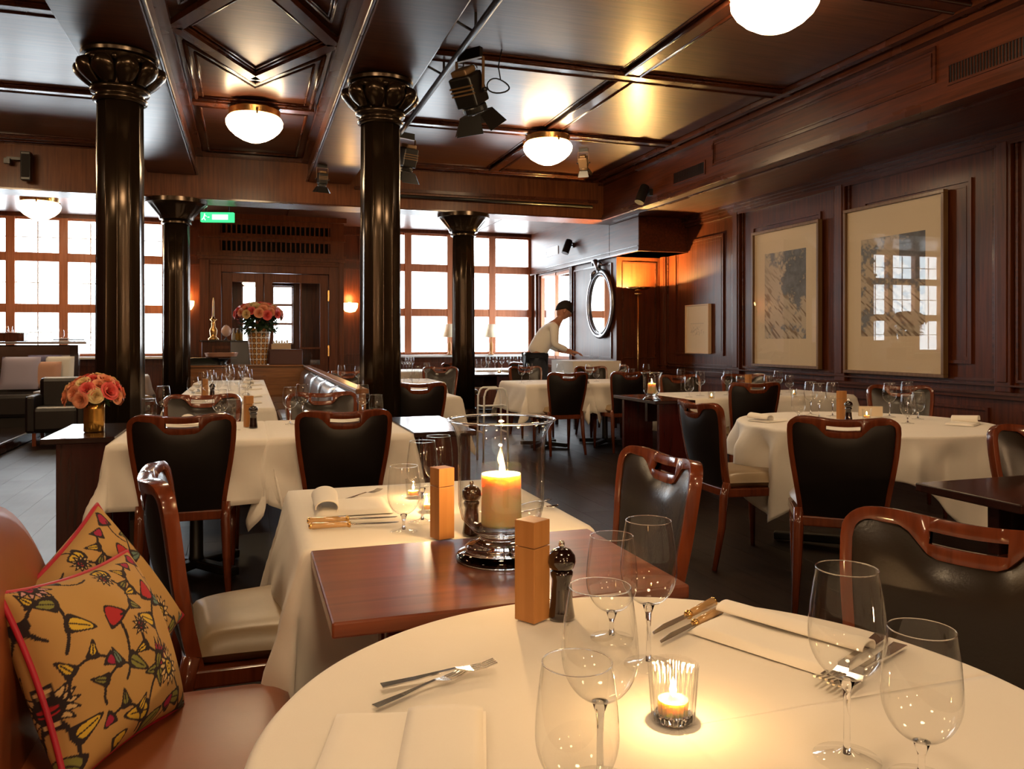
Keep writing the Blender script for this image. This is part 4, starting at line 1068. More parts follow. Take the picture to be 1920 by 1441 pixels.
def cutlery(kind, tipx, tipy, endx, endy, label, z=ZT+.001, dz=0, group='cutlery'):
    a = at(endx, endy, z); b_ = at(tipx, tipy, z); d = b_-a; c = (a+b_)/2; ang = math.atan2(d.y, d.x); ln = d.length
    if kind == 'fork':
        o = D.objects.new('fork', forkm); C.objects.link(o); s = ln/.195
    elif kind == 'spoon':
        o = D.objects.new('spoon', sp_); C.objects.link(o); s = ln/.195
    else:
        o = thing('knife', label, 'knife', (0, 0, 0)); h, bl, bo = knife_meshes(); s = ln/.222
        obj('handle', h, 'knifehandle', o, smooth=True); obj('blade', bl, 'steel', o, bevel=.0008)
        bb_ = obj('bolster', bo, 'brass', o, smooth=True); bb_.rotation_euler = (0, PI/2, 0); bb_.location = (-.012, 0, .008)
        eb = obj('end_cap', MB().lathe([(.006, -.004), (.0085, 0), (.006, .005)], 12), 'brass', o, smooth=True); eb.rotation_euler = (0, PI/2, 0); eb.location = (-.106, 0, .008)
    s = max(.7, min(1.35, s))
    o.location = (c.x, c.y, z+dz); o.rotation_euler = (0, 0, ang); o.scale = (s, s, s)
    return tag(o, label, kind, group)
cutlery('fork', 926, 1256, 712, 1296, 'fork with upper handle of the crossed pair on the near cloth', dz=.004)
cutlery('fork', 872, 1264, 700, 1330, 'shorter fork of the crossed pair on the near cloth, nearer one')
cutlery('knife', 1222, 1196, 1340, 1134, 'knife with brass collar on the near cloth by the folded napkin, upper one')
cutlery('knife', 1236, 1212, 1352, 1150, 'knife with brass collar on the near cloth by the folded napkin, lower one')
cutlery('fork', 1545, 1290, 1655, 1195, 'fork seen through the tall right wine glass')
cutlery('fork', 1570, 1302, 1690, 1212, 'second fork behind the tall right wine glass, right one')
cutlery('knife', 745, 974, 575, 982, 'knife on the small cloth table left of the glasses, farther one')
cutlery('knife', 748, 984, 578, 992, 'knife on the small cloth table left of the glasses, nearer one')
cutlery('fork', 712, 922, 636, 942, 'fork behind the napkin on the small cloth table')
cutlery('fork', 1030, 940, 955, 952, 'fork right of the hurricane candle on the small cloth table')
cutlery('spoon', 1045, 952, 975, 962, 'spoon right of the hurricane candle on the small cloth table')

def napkin(cx, cy, w, l, rot, label, style='roll', z=ZT+.001, t=.012):
    o = thing('napkin', label, 'napkin', (cx, cy, z), rot, 'folded napkins')
    def slab(u, v, top):
        ex = (1-(2*u-1)**12)**.5 if 0 < u < 1 else 0; ey = (1-(2*v-1)**12)**.5 if 0 < v < 1 else 0
        return ((u-.5)*w, (v-.5)*l, (t*ex*ey*(1+.12*math.sin(u*7+v*3)) if top else 0))
    obj('fold', MB().grid(lambda u, v: slab(u, v, True), 20, 20), 'napkin', o, smooth=True)
    if style == 'roll':
        def rl(u, v):
            a = -.6+3.9*v; r = .020+.004*u
            return (-w*.30+r*math.cos(a)*1.5-.01, (u-.5)*l*.92, t*.5+r*.75+r*math.sin(a))
        obj('roll', MB().grid(rl, 14, 18), 'napkin', o, smooth=True, solid=.003)
    elif style == 'long':
        def rl(u, v):
            a = -.5+3.6*v; r = .014
            return ((u-.5)*w, l*.5-.022+r*math.cos(a)*1.6, t*.7+r*.55+r*math.sin(a)*.8)
        obj('roll', MB().grid(rl, 24, 14), 'napkin', o, smooth=True, solid=.003)
    else:
        obj('flap', MB().grid(lambda u, v: (-w*.02+u*w*.5, (v-.5)*l*.98, t*1.02+.004*math.sin(PI*u)**.4), 8, 12), 'napkin', o, smooth=True, solid=.0015)
    return o
a = at(1310, 1195, ZT); b_ = at(1535, 1268, ZT); c_ = (a+b_)/2; rot = math.atan2((b_-a).y, (b_-a).x)
napkin(c_.x+.062, c_.y+.030, .25, .13, rot, 'folded napkin with rolled edge beside the two knives on the near cloth', 'long')
a = at(760, 1400, ZT); napkin(a.x, a.y, .19, .17, -.28, 'flat folded napkin at the bottom left of the near cloth', 'flat', t=.006)
a = at(660, 952, ZT); napkin(a.x, a.y, .21, .20, -.05, 'folded napkin with open loop on the small cloth table', 'roll')
for px, d, rot, lab in ((1440, 4.75, .3, 'rolled napkin at the left edge of the right round table'), (1805, 4.55, -2.6, 'rolled napkin at the right edge of the right round table'),
                        (1105, 8.7, .1, 'folded napkin on the far table before the waiter'), (620, 4.6, .0, 'folded napkin on the front cloth table, right part'),
                        (375, 4.6, 0, 'folded napkin on the front cloth table, left part')):
    p = wineproof(px, d); napkin(p.x, p.y, .2, .15, rot, lab)
for i, (x, y) in enumerate([(-.38, 6.75), (.02, 6.45), (.03, 7.15), (-.40, 7.8), (.04, 8.2), (-.42, 8.7), (.05, 9.0), (.04, 9.8)]):
    napkin(x, y, .16, .13, .1*i, 'folded napkin among the glasses of the long table, %s' % ['near left', 'near right', 'right of the mill', 'middle left', 'middle right', 'far left', 'far right', 'farthest right'][i])
p = wineproof(1632, 5.05); o = thing('menu_card', 'small cream menu card standing on the right round table', 'card', p, -.5)
obj('card', MB().box(-.07, .07, -.012, -.010, 0, .062).box(-.07, .07, .010, .012, 0, .062).box(-.07, .07, -.012, .012, .060, .062), simple('cream_card_stock', (.75, .62, .45), .8), o)
# ------------------------------------------------------------------ hurricane candles
def hurricane(loc, label, s=1.0, e=3.2):
    t = thing('hurricane_candle', label, 'candle holder', loc, 0, 'glass hurricane candle holders'); t.scale = (s, s, s)
    R = [(.046, .062), (.070, .070), (.088, .090), (.0945, .12), (.0955, .18), (.0955, .24), (.099, .27), (.108, .293), (.119, .305)]
    gc_ = obj('glass_cylinder', MB().lathe(R, 72, cap=False), 'glass', t, smooth=True)
    obj('glass_cylinder_inside', MB().lathe([(r-.003, z+.001) for r, z in R], 72, cap=False), 'glass', t, smooth=True)
    obj('rim', MB().tube([(.1175*math.cos(2*PI*k/72), .1175*math.sin(2*PI*k/72), .3055) for k in range(72)], .003, 8, closed=True), 'solidglass', gc_, smooth=True)
    obj('glass_foot', MB().lathe([(0, .0), (.098, .0), (.101, .006), (.096, .014), (.078, .022), (.080, .028), (.070, .036), (.050, .044), (.045, .052), (.060, .060), (.066, .066), (.058, .071), (0, .072)], 72), 'solidglass', t, smooth=True)
    cd_ = obj('candle', MB().lathe([(0, .0735), (.043, .0735), (.0445, .078), (.0440, .176), (.043, .186), (.039, .181), (.030, .170), (.0, .168)], 40, mod=lambda a, z: 1+(.012*math.sin(3*a+1)+.01*math.sin(5*a) if z > .15 else 0)), 'wax', t, smooth=True)
    obj('wick', MB().tube([(0, 0, .166), (.001, 0, .176), (.003, 0, .184)], .0012, 6), 'black', cd_)
    obj('flame', MB().lathe([(0, .180), (.0045, .184), (.0072, .194), (.0058, .206), (.0025, .219), (0, .230)], 14, c=(.002, 0, 0)), 'flame', cd_, smooth=True)
    l = D.lights.new('candle_light', 'POINT'); l.energy = e; l.color = (1, .60, .26); l.shadow_soft_size = .003
    o = D.objects.new('candle_light', l); C.objects.link(o); o.location = Vector(loc)+Vector((.002*s, 0, .235*s))
    return t
p = at(940, 1046, .74); hurricane((p.x, p.y, .7405), 'big glass hurricane holder with lit ivory pillar candle on the mahogany side table')
p = atd(1222, HORY, 6.45); hurricane((p.x, p.y, .7405), 'smaller looking glass hurricane candle on the far dark side table', .72, .8)
# ------------------------------------------------------------------ rose vase on the left side table
p = at(178, 812, .742); rv = thing('rose_vase', 'hammered gold vase with coral and peach roses on the left side table', 'vase', (p.x-.02, p.y+.10, .741))
M['goldglass'] = simple('hammered_gold', (.62, .33, .07), .22, metal=.85)
hm = random.Random(9)
obj('vase_body', MB().lathe([(.046, 0), (.050, .004), (.050, .06), (.050, .12), (.052, .165), (.047, .165), (.045, .02), (0, .02)], 48, mod=lambda a, z: 1+.025*math.sin(a*13+z*190)*math.sin(z*230+a*2)), 'goldglass', rv, smooth=True)
obj('water', MB().lathe([(0, .021), (.043, .022), (.043, .10), (0, .10)], 24), 'leafgreen', rv)
leafclump(rv, (0, 0, .19), .09, .05, 60, .05, 3)
bouquet(rv, (0, 0, .175), .118, 30, .105, .92, 9, (1, 1, 0, 2, 1, 0))
# ------------------------------------------------------------------ pictures
def vcol_mesh(name, w, h, nx, ny, colf):
    """flat printed sheet; colf(U,V)->rgb arrays painted as vertex colours"""
    me = D.meshes.new(name); X, Z = np.meshgrid(np.linspace(-.5, .5, nx), np.linspace(0, 1, ny), indexing='ij')
    V = np.stack([np.zeros_like(X), X*w, Z*h], -1).reshape(-1, 3)
    i = np.arange((nx-1)*(ny-1)); a = (i//(ny-1))*ny+i % (ny-1)
    F = np.stack([a, a+ny, a+ny+1, a+1], 1)
    me.from_pydata(V.tolist(), [], F.tolist()); rgb = colf(X+.5, Z).reshape(-1, 3)
    ca = me.color_attributes.new('print', 'FLOAT_COLOR', 'POINT'); ca.data.foreach_set('color', np.concatenate([rgb, np.ones((len(rgb), 1))], 1).astype(np.float32).ravel())
    return me
def printmat(name, rough=.8):
    m, nt, b = newmat(name); a = nt.nodes.new('ShaderNodeVertexColor'); a.layer_name = 'print'; nt.links.new(a.outputs[0], b.inputs[0]); setp(b, rough=rough); return m
M['print'] = printmat('ink_print')
def vnoise(U, V, fx, fy, seed):
    r = np.random.RandomState(seed); g = r.rand(int(fy)+3, int(fx)+3); x, y = U*fx, V*fy; xi, yi = x.astype(int), y.astype(int)
    fx_, fy_ = x-xi, y-yi; fx_ = fx_*fx_*(3-2*fx_); fy_ = fy_*fy_*(3-2*fy_)
    return (g[yi, xi]*(1-fx_)+g[yi, xi+1]*fx_)*(1-fy_)+(g[yi+1, xi]*(1-fx_)+g[yi+1, xi+1]*fx_)*fy_
def etching(seed, dark):
    def f(U, V):
        q = (U+V*.6) % 1.6/1.6; s_ = (V-U*.6+.6)/1.6
        n = .5*vnoise(U, V, 6, 9, seed)+.3*vnoise(U, V, 16, 22, seed+1)+.2*vnoise(U, V, 44, 60, seed+2); n = .5+(n-.5)*2.1
        st = vnoise(np.clip(q, 0, 1), np.clip(s_, 0, 1), 12, 70, seed+3)
        base = np.array([.56, .47, .36]); blue = np.array([.16, .17, .19]); brn = np.array([.20, .13, .08])
        d = np.clip((dark(U, V)+(n-.5)*1.1)*2.6, 0, 1)[..., None]
        k = np.clip((st-.50)*3.2, 0, 1)[..., None]*np.clip((1.05-V)*1.3, .15, .9)[..., None]
        col = base*(1-k)+brn*k
        return col*(1-d)+(blue*(.7+.6*n[..., None]))*d
    return f
def picture(yc, w, z0, z1, iw, iz0, iz1, label, seed, dark, ioff=0):
    t = thing('framed_picture', label, 'picture', (XR-.025, yc, z0), 0)
    h = z1-z0
    obj('frame', MB().frame('x', 0, -w/2, w/2, 0, h, .032, -.055, 0), 'framewood', t, bevel=.004)
    obj('backing', MB().box(-.02, -.012, -w/2+.02, w/2-.02, .02, h-.02), 'framewood', t)
    obj('mount', MB().box(-.026, -.0205, -w/2+.03, w/2-.03, .03, h-.03), 'mat', t)
    me = vcol_mesh('print', iw, iz1-iz0, 130, 190, etching(seed, dark)); me.materials.append(M['print'])
    pr_ = D.objects.new('print', me); C.objects.link(pr_); pr_.parent = t; pr_.location = (-.0268, ioff, iz0-z0)
    obj('picture_glass', MB().box(-.044, -.042, -w/2+.03, w/2-.03, .03, h-.03), 'picglass', t)
    return t
picture(6.10, 1.25, .89, 2.55, .80, 1.26, 2.22, 'larger looking framed etching with cream mount on the right wall, reflecting a window', 21,
        lambda U, V: np.where((V > .55+.0*U) & (U < .38), .85, 0)*np.clip((V-.45)*3, 0, 1)+np.clip((.32-U)*2.2, 0, 1)*.55*np.clip((V-.2)*2, 0, 1)-.1)
picture(7.70, 1.20, .91, 2.52, .74, 1.24, 2.24, 'framed etching with dark blot and cream mount, the farther large picture', 45,
        lambda U, V: np.clip(1.15-((U-.22)/.42)**2-((V-.72)/.38)**2, 0, 1)*.9-.15)
t = thing('framed_picture', 'small cream picture with a pencil sketch near the wall lamp', 'picture', (XR-.012, 9.58, 1.04))
obj('frame', MB().frame('x', 0, -.30, .30, 0, .67, .018, -.05, 0), simple('pale_ash', (.72, .52, .32), .5), t, bevel=.003)
obj('mount', MB().box(-.035, -.03, -.29, .29, .01, .66), simple('cream_paper', (.78, .66, .48), .8), t)
def sketch(U, V):
    n = vnoise(U, V, 22, 14, 5)*vnoise(U, V, 60, 40, 6); k = np.clip((n-.30)*5, 0, 1)[..., None]*np.clip(1-abs(V-.35)*2.2, 0, 1)[..., None]
    k = np.maximum(k, (abs(V-.86) < .03)[..., None]*.35)
    return np.array([.78, .66, .48])*(1-k*.6)+np.array([.2, .17, .15])*k*.6
me = vcol_mesh('print', .34, .2, 90, 60, sketch); me.materials.append(M['print']); q = D.objects.new('print', me); C.objects.link(q); q.parent = t; q.location = (-.036, 0, .24)
# ------------------------------------------------------------------ mirror, floor lamp, sconces, exit sign
t = thing('round_mirror', 'round mirror with silver frame and carved crest on the side wall of the bay', 'mirror', (5.15, 11.2, 1.78))
def ringpts(r, x, n=48): return [(x, r*math.cos(2*PI*k/n), r*math.sin(2*PI*k/n)*1.12) for k in range(n)]
obj('frame', MB().tube(ringpts(.45, -.035), .032, 10, closed=True), 'mirrorframe', t, smooth=True)
obj('frame_bead', MB().tube(ringpts(.405, -.05), .011, 8, closed=True), 'mirrorframe', t, smooth=True)
mm = MB(); pts = ringpts(.43, -.03, 48); mm.add(pts, [tuple(range(48))]); obj('mirror_glass', mm, simple('mirror_silver', (.9, .9, .9), .02, metal=1), t)
cm_ = MB(); cm_.tube([(-.05, -.02, .50), (-.07, .02, .58), (-.08, .10, .66), (-.07, .20, .66), (-.06, .22, .60)], [.035, .045, .035, .025, .015], 10)
cm_.tube([(-.06, .0, .55), (-.08, -.08, .62), (-.07, -.14, .58)], [.03, .03, .012], 10).tube([(-.06, .12, .50), (-.09, .18, .46), (-.06, .26, .40)], [.03, .03, .02], 10)
obj('crest', cm_, 'mirrorframe', t, smooth=True)
t = thing('floor_lamp', 'brass floor uplighter glowing in the panelled corner', 'floor lamp', (5.36, 10.42, 0))
obj('base', MB().lathe([(.14, 0), (.14, .02), (.03, .035), (.012, .05)], 32), 'brass', t, smooth=True, auto=True)
obj('pole', MB().lathe([(.011, .04), (.011, 1.90)], 12), 'brass', t, smooth=True)
obj('bowl', MB().lathe([(.012, 1.88), (.05, 1.885), (.055, 1.90), (.012, 1.905)], 24).lathe([(.02, 1.93), (.12, 1.95), (.185, 1.985), (.178, 1.988), (.11, 1.958), (.0, 1.95)], 32, cap=False), 'brass', t, smooth=True)
obj('bulb', MB().lathe([(0, 1.958), (.05, 1.960), (.055, 1.970), (0, 1.976)], 16), 'uplight', t, smooth=True)
def sconce(loc, label, rz=0, en=9):
    t = thing('wall_sconce', label, 'wall lamp', loc, rz, 'glowing wall sconces')
    obj('shade', MB().lathe([(.01, -.13), (.09, -.11), (.13, -.04), (.135, .03), (.12, .035), (.08, -.06), (0, -.08)], 24, c=(0, -.09, 0)), 'sconce', t, smooth=True)
    obj('back_plate', MB().box(-.04, .04, -.02, 0, -.08, .06), 'brass', t, bevel=.006)
    l = D.lights.new('sconce_light', 'POINT'); l.energy = en; l.color = (1, .5, .14) if en < 20 else (1, .66, .36); l.shadow_soft_size = .08
    o = D.objects.new('sconce_light', l); C.objects.link(o); o.location = Vector(loc)+Vector((0, -.12 if rz == 0 else .16, .12))
sconce((1.70, YB, 1.84), 'glowing bowl wall sconce right of the vestibule door')
for k_, (x_, n_) in enumerate(((-3.0, 'left'), (.5, 'middle'), (3.6, 'right'))):
    s_ = sconce((x_, YF, 1.9), 'wall sconce out of view on the wall behind the photographer, %s one' % n_, PI, 70)  # unseen sconces added to brighten the cloth drapes facing the camera
sconce((-.98, YB, 1.84), 'glowing wall sconce left of the vestibule door, hidden behind the far left column')
t = thing('exit_sign', 'small green lit emergency exit sign hanging by the far left column', 'sign', pos(408, 2.67, 11.1), -.25)
t.location.z = 2.76
obj('sign_box', MB().box(-.21, .21, -.03, .03, 0, .125), 'exit_green', t, bevel=.004)
fig = MB(); fig.box(-.06, .14, -.032, -.030, .03, .095)
obj('arrow_panel', fig, 'exit_white', t)
mm = MB(); mm.lathe([(0, -.009), (.009, 0), (0, .009)], 8, c=(-.155, -.034, .10)); mm.bar((-.155, -.034, .09), (-.165, -.034, .055), .012, .004, (0, 1, 0)); mm.bar((-.165, -.034, .055), (-.145, -.034, .02), .009, .004, (0, 1, 0)); mm.bar((-.165, -.034, .055), (-.19, -.034, .025), .009, .004, (0, 1, 0)); mm.bar((-.155, -.034, .085), (-.13, -.034, .07), .007, .004, (0, 1, 0))
mm.prism([(-.12, -.0), (-.12, .001), (-.095, .001), (-.095, 0)], .055, .065, Matrix.Translation((0, -.034, 0)))
obj('running_figure', mm, 'exit_white', t)
obj('hanger', MB().box(-.15, -.14, -.004, .004, .125, ZK-2.76).box(.14, .15, -.004, .004, .125, ZK-2.76), 'black', t)
for px, lab in ((843, 'cream shaded table lamp on the window sill behind the far right column'), (921, 'cream shaded table lamp on the window sill left of the waiter')):
    t = thing('table_lamp', lab, 'table lamp', pos(px, SILL-.01, 14.13), 0, 'table lamps on the window sill')
    obj('base', MB().lathe([(.06, 0), (.06, .012), (.02, .03), (.035, .09), (.035, .20), (.012, .25), (.012, .33)], 20), 'beech', t, smooth=True)
    obj('lamp_shade', MB().lathe([(.13, .32), (.065, .56)], 28, cap=False), 'shade', t, smooth=True, solid=.003)
# ------------------------------------------------------------------ theatre lights and ceiling hardware
t = thing('lighting_pipe', 'black lighting pipe hung under the ceiling beside the right column beam', 'pipe', (1.50, 0, 3.37))
obj('pipe', MB().tube([(0, 1.0, 0), (0, 8.35, 0)], .024, 12), 'black', t, smooth=True)
obj('side_rail', MB().tube([(-.19, 1.0, .07), (-.19, 8.35, .07)], .010, 8), 'black', t, smooth=True)
for y in (1.5, 3.1, 4.75, 5.35, 6.3, 7.4, 8.2):
    obj('pipe_bracket', MB().bar((-.20, y, .075), (0, y+.05, .01), .014, .014).bar((0, y, 0), (0, y, .13), .016, .016), 'black', t)
M['gel'] = simple('warm_grey_metal', (.22, .13, .06), .45, metal=.4)
def theatre_light(loc, s, rx, rz, label, mat='black', doors=True, rings=True):
    t = thing('stage_light', label, 'stage light', loc, rz, 'stage lights under the ceiling'); t.scale = (s, s, s)
    R_ = Matrix.Rotation(rx, 4, 'X')
    def T(mb): mb.v = [tuple(R_ @ Vector(v)) for v in mb.v]; return mb
    hs_ = obj('housing', T(MB().box(-.10, .10, -.10, .10, -.10, .14).lathe([(.10, -.16), (.10, -.10)], 24)), mat, t, bevel=.015)
    obj('rear_cap', T(MB().box(-.07, .07, -.08, .08, .14, .19)), 'gel', hs_, bevel=.012)
    obj('fins', T(MB().box(-.105, .105, -.105, -.08, .0, .012).box(-.105, .105, -.105, -.08, .03, .042).box(-.105, .105, -.105, -.08, .06, .072)), 'gel', hs_)
    obj('lens', T(MB().lathe([(0, -.163), (.085, -.163), (.085, -.158), (0, -.158)], 24)), 'steel', hs_)
    obj('yoke', MB().bar((-.13, 0, 0), (-.13, 0, .26), .03, .006, (1, 0, 0)).bar((.13, 0, 0), (.13, 0, .26), .03, .006, (1, 0, 0)).bar((-.13, 0, .26), (.13, 0, .26), .03, .006), 'gel', t)
    obj('clamp', MB().box(-.11, .11, -.02, .02, .26, .34).tube([(0, .03, .32), (0, .09, .33)], .006, 6), 'black', t)
    for sx in (-1, 1): obj('knob', MB().tube([(sx*.13, 0, 0), (sx*.16, 0, 0)], .018, 10), 'black', t, smooth=True)
    if doors:
        for k in range(4):
            Rk = Matrix.Rotation(k*PI/2, 4, 'Z')
            q = MB().prism([(-.095, 0), (.095, 0), (.13, .15), (-.13, .15)], -.0015, .0015)
            Tm = R_ @ Rk @ Matrix.Translation((0, .10, -.165)) @ Matrix.Rotation(-1.05, 4, 'X')
            q.v = [tuple(Tm @ Vector(v)) for v in q.v]; obj('barn_door', q, 'black', t)
    return t
theatre_light((1.58, 5.80, 3.08), .95, .55, -.9, 'large black stage light with barn doors hanging near the right column')
theatre_light((1.58, 8.30, 3.12), .8, .3, .4, 'black stage light with barn doors half hidden behind the right column')
theatre_light((3.78, 8.75, 3.325), .5, .5, -.6, 'small stage light right of the lit ceiling lamp', 'gel')
theatre_light((-1.95, 5.75, 3.287), .6, .4, .4, 'stage light cut off by the left edge of the photo')
theatre_light((.80, 9.3, 3.048), .5, .2, .2, 'small dark stage light tucked left of the right column')
t = thing('light_cable', 'coiled black cable hanging beside the large stage light', 'cable', (1.85, 5.95, 3.30))
pts = [(.0+.09*math.cos(a), .02*math.sin(a*2), -.10+.055*math.sin(a)) for a in [k*.35 for k in range(38)]]
obj('coil', MB().tube(pts, .006, 6), 'black', t, smooth=True); obj('drop', MB().tube([(.02, 0, -.05), (.0, .0, .05), (.03, 0, .19)], .005, 6), 'black', t, smooth=True)
obj('safety_clip', MB().tube([(-.20+.03*math.cos(a), 0, .02+.03*math.sin(a)) for a in [k*.5 for k in range(13)]], .004, 6).bar((-.28, 0, -.08), (-.28, 0, .05), .008, .008).bar((-.32, 0, .02), (-.22, 0, .02), .007, .007), 'black', t)
def spot(loc, rot, s, label, mat='black'):
    t = thing('spotlight', label, 'spotlight', loc, 0, 'small spotlights'); t.scale = (s, s, s)
    R_ = Matrix.Rotation(rot[1], 4, 'Z') @ Matrix.Rotation(rot[0], 4, 'Y')
    m_ = MB().lathe([(.055, -.12), (.06, -.12), (.06, .10), (.05, .12), (0, .12)], 20); m_.v = [tuple(R_ @ Vector(v)) for v in m_.v]
    obj('lamp_head', m_, mat, t, smooth=True, auto=True)
    m_ = MB().lathe([(0, -.119), (.054, -.119), (.054, -.117), (0, -.117)], 20); m_.v = [tuple(R_ @ Vector(v)) for v in m_.v]; obj('lens', m_, 'chrome', t)
    obj('arm', MB().bar((0, 0, 0), (.10, .02, .03), .02, .02).box(.09, .14, -.02, .06, -.01, .07), 'black', t)
    return t
spot((4.66, 8.95, 3.04), (.45, .3), 1.0, 'black cylinder spotlight on the edge of the right soffit')
spot((4.98, 12.2, 2.76), (.4, .3), 1.0, 'black spotlight in the daylit window bay duct, above the waiter')
t = thing('loudspeaker', 'slim black loudspeaker on the cross beam at the far left', 'loudspeaker', pos(50, 3.02, 10.28))
obj('cabinet', MB().box(-.05, .05, -.06, .05, 0, .32), 'black', t, bevel=.008); obj('bracket', MB().box(-.20, -.04, 0, .02, .23, .26).box(-.22, -.16, -.03, .03, .18, .24).box(-.02, .02, .03, .12, .25, .28), 'black', t)
obj('grille', MB().box(-.04, .04, -.064, -.06, .03, .29), 'void', t)
p = atd(1650, 5, 4.9); t = thing('smoke_detector', 'cream smoke detector on the ceiling at the top right', 'detector', (p.x, p.y, ZC-.006))
t.location = atd(1650, HORY, 5.0); t.location.z = ZC-.008
obj('base', MB().lathe([(.055, 0), (.055, -.02), (.05, -.025)], 24), 'mat', t, smooth=True, auto=True); obj('sensor', MB().lathe([(.05, -.02), (.055, -.05), (.045, -.075), (.03, -.08), (0, -.08)], 24), 'mat', t, smooth=True)
t = thing('metal_stool', 'pale tubular metal stool frame right of the far right column', 'stool', (2.35, 7.75, 0))
pipes = MB()
for y in (-.11, .11): pipes.tube([(-.13, y, 0), (-.12, y, .66), (-.10, y, .72), (-.07, y, .74), (.07, y, .74), (.10, y, .72), (.12, y, .66), (.13, y, 0)], .010, 8)
obj('tube_frame', pipes, 'white', t, smooth=True)
obj('crossbar', MB().tube([(-.12, 0, .56), (.12, 0, .56)], .010, 8).tube([(-.125, -.11, .3), (-.125, .11, .3)], .009, 8).tube([(.125, -.11, .3), (.125, .11, .3)], .009, 8).tube([(-.12, -.11, .56), (-.12, .11, .56)], .009, 8).tube([(.12, -.11, .56), (.12, .11, .56)], .009, 8), 'white', t, smooth=True)
# ------------------------------------------------------------------ bench and cushions at the front left
bn = thing('bench', 'chestnut leather bench with rounded seat corner at the bottom left', 'bench', (0, 0, 0))
def bseat(u, v):
    x0, x1, y0, y1, r = -.42, .10, -.6, 1.90, .10
    s, q = u*2-1, v*2-1
    e = max(0, (1-abs(s)**14)*(1-abs(q)**26))
    x = (x0+x1)/2+s*(x1-x0)/2; y = (y0+y1)/2+q*(y1-y0)/2
    if x > x1-r and y > y1-r:
        dx, dy = x-(x1-r), y-(y1-r); m_ = max(dx, dy)/math.hypot(dx, dy) if math.hypot(dx, dy) > 0 else 1
        x, y = x1-r+dx*m_, y1-r+dy*m_
    return (x, y, .40+.075*e**.3+.004*math.sin(y*9)*e)
obj('seat', MB().grid(bseat, 30, 60), 'leather_bench', bn, smooth=True)
obj('seat_base', MB().box(-.36, .05, -.6, 1.82, 0, .405), 'tablewood', bn, bevel=.01)
def bback(u, v):
    y = -.6+2.58*u
    top = .945-.26*max(0, (y-1.50)/.48)**1.7 if y > 1.50 else .945
    if v < .5: k = v/.5; x = -.36-.05*k; z = .0+(top-.0)*(1-(1-k)**1.6)
    else: k = (v-.5)/.5; x = -.41-.13*math.sin(k*PI/2)**.7; z = top*(1-k**2.2)
    sh = .03*(1-max(0, 1-((u-.985)/.015)**2)**.5) if u > .985 else 0
    return (x-sh, y, z)
obj('backrest', MB().grid(bback, 50, 24), 'leather_bench', bn, smooth=True, solid=.01)
obj('backrest_end', MB().prism([(-.37, .0), (-.54, .0), (-.53, .5), (-.49, .66), (-.44, .675), (-.40, .60), (-.385, .42)], 0, .02, Matrix.Translation((0, 1.985, 0)) @ Matrix(((1, 0, 0, 0), (0, 0, -1, 0), (0, 1, 0, 0), (0, 0, 0, 1)))), 'leather_bench', bn, bevel=.005)
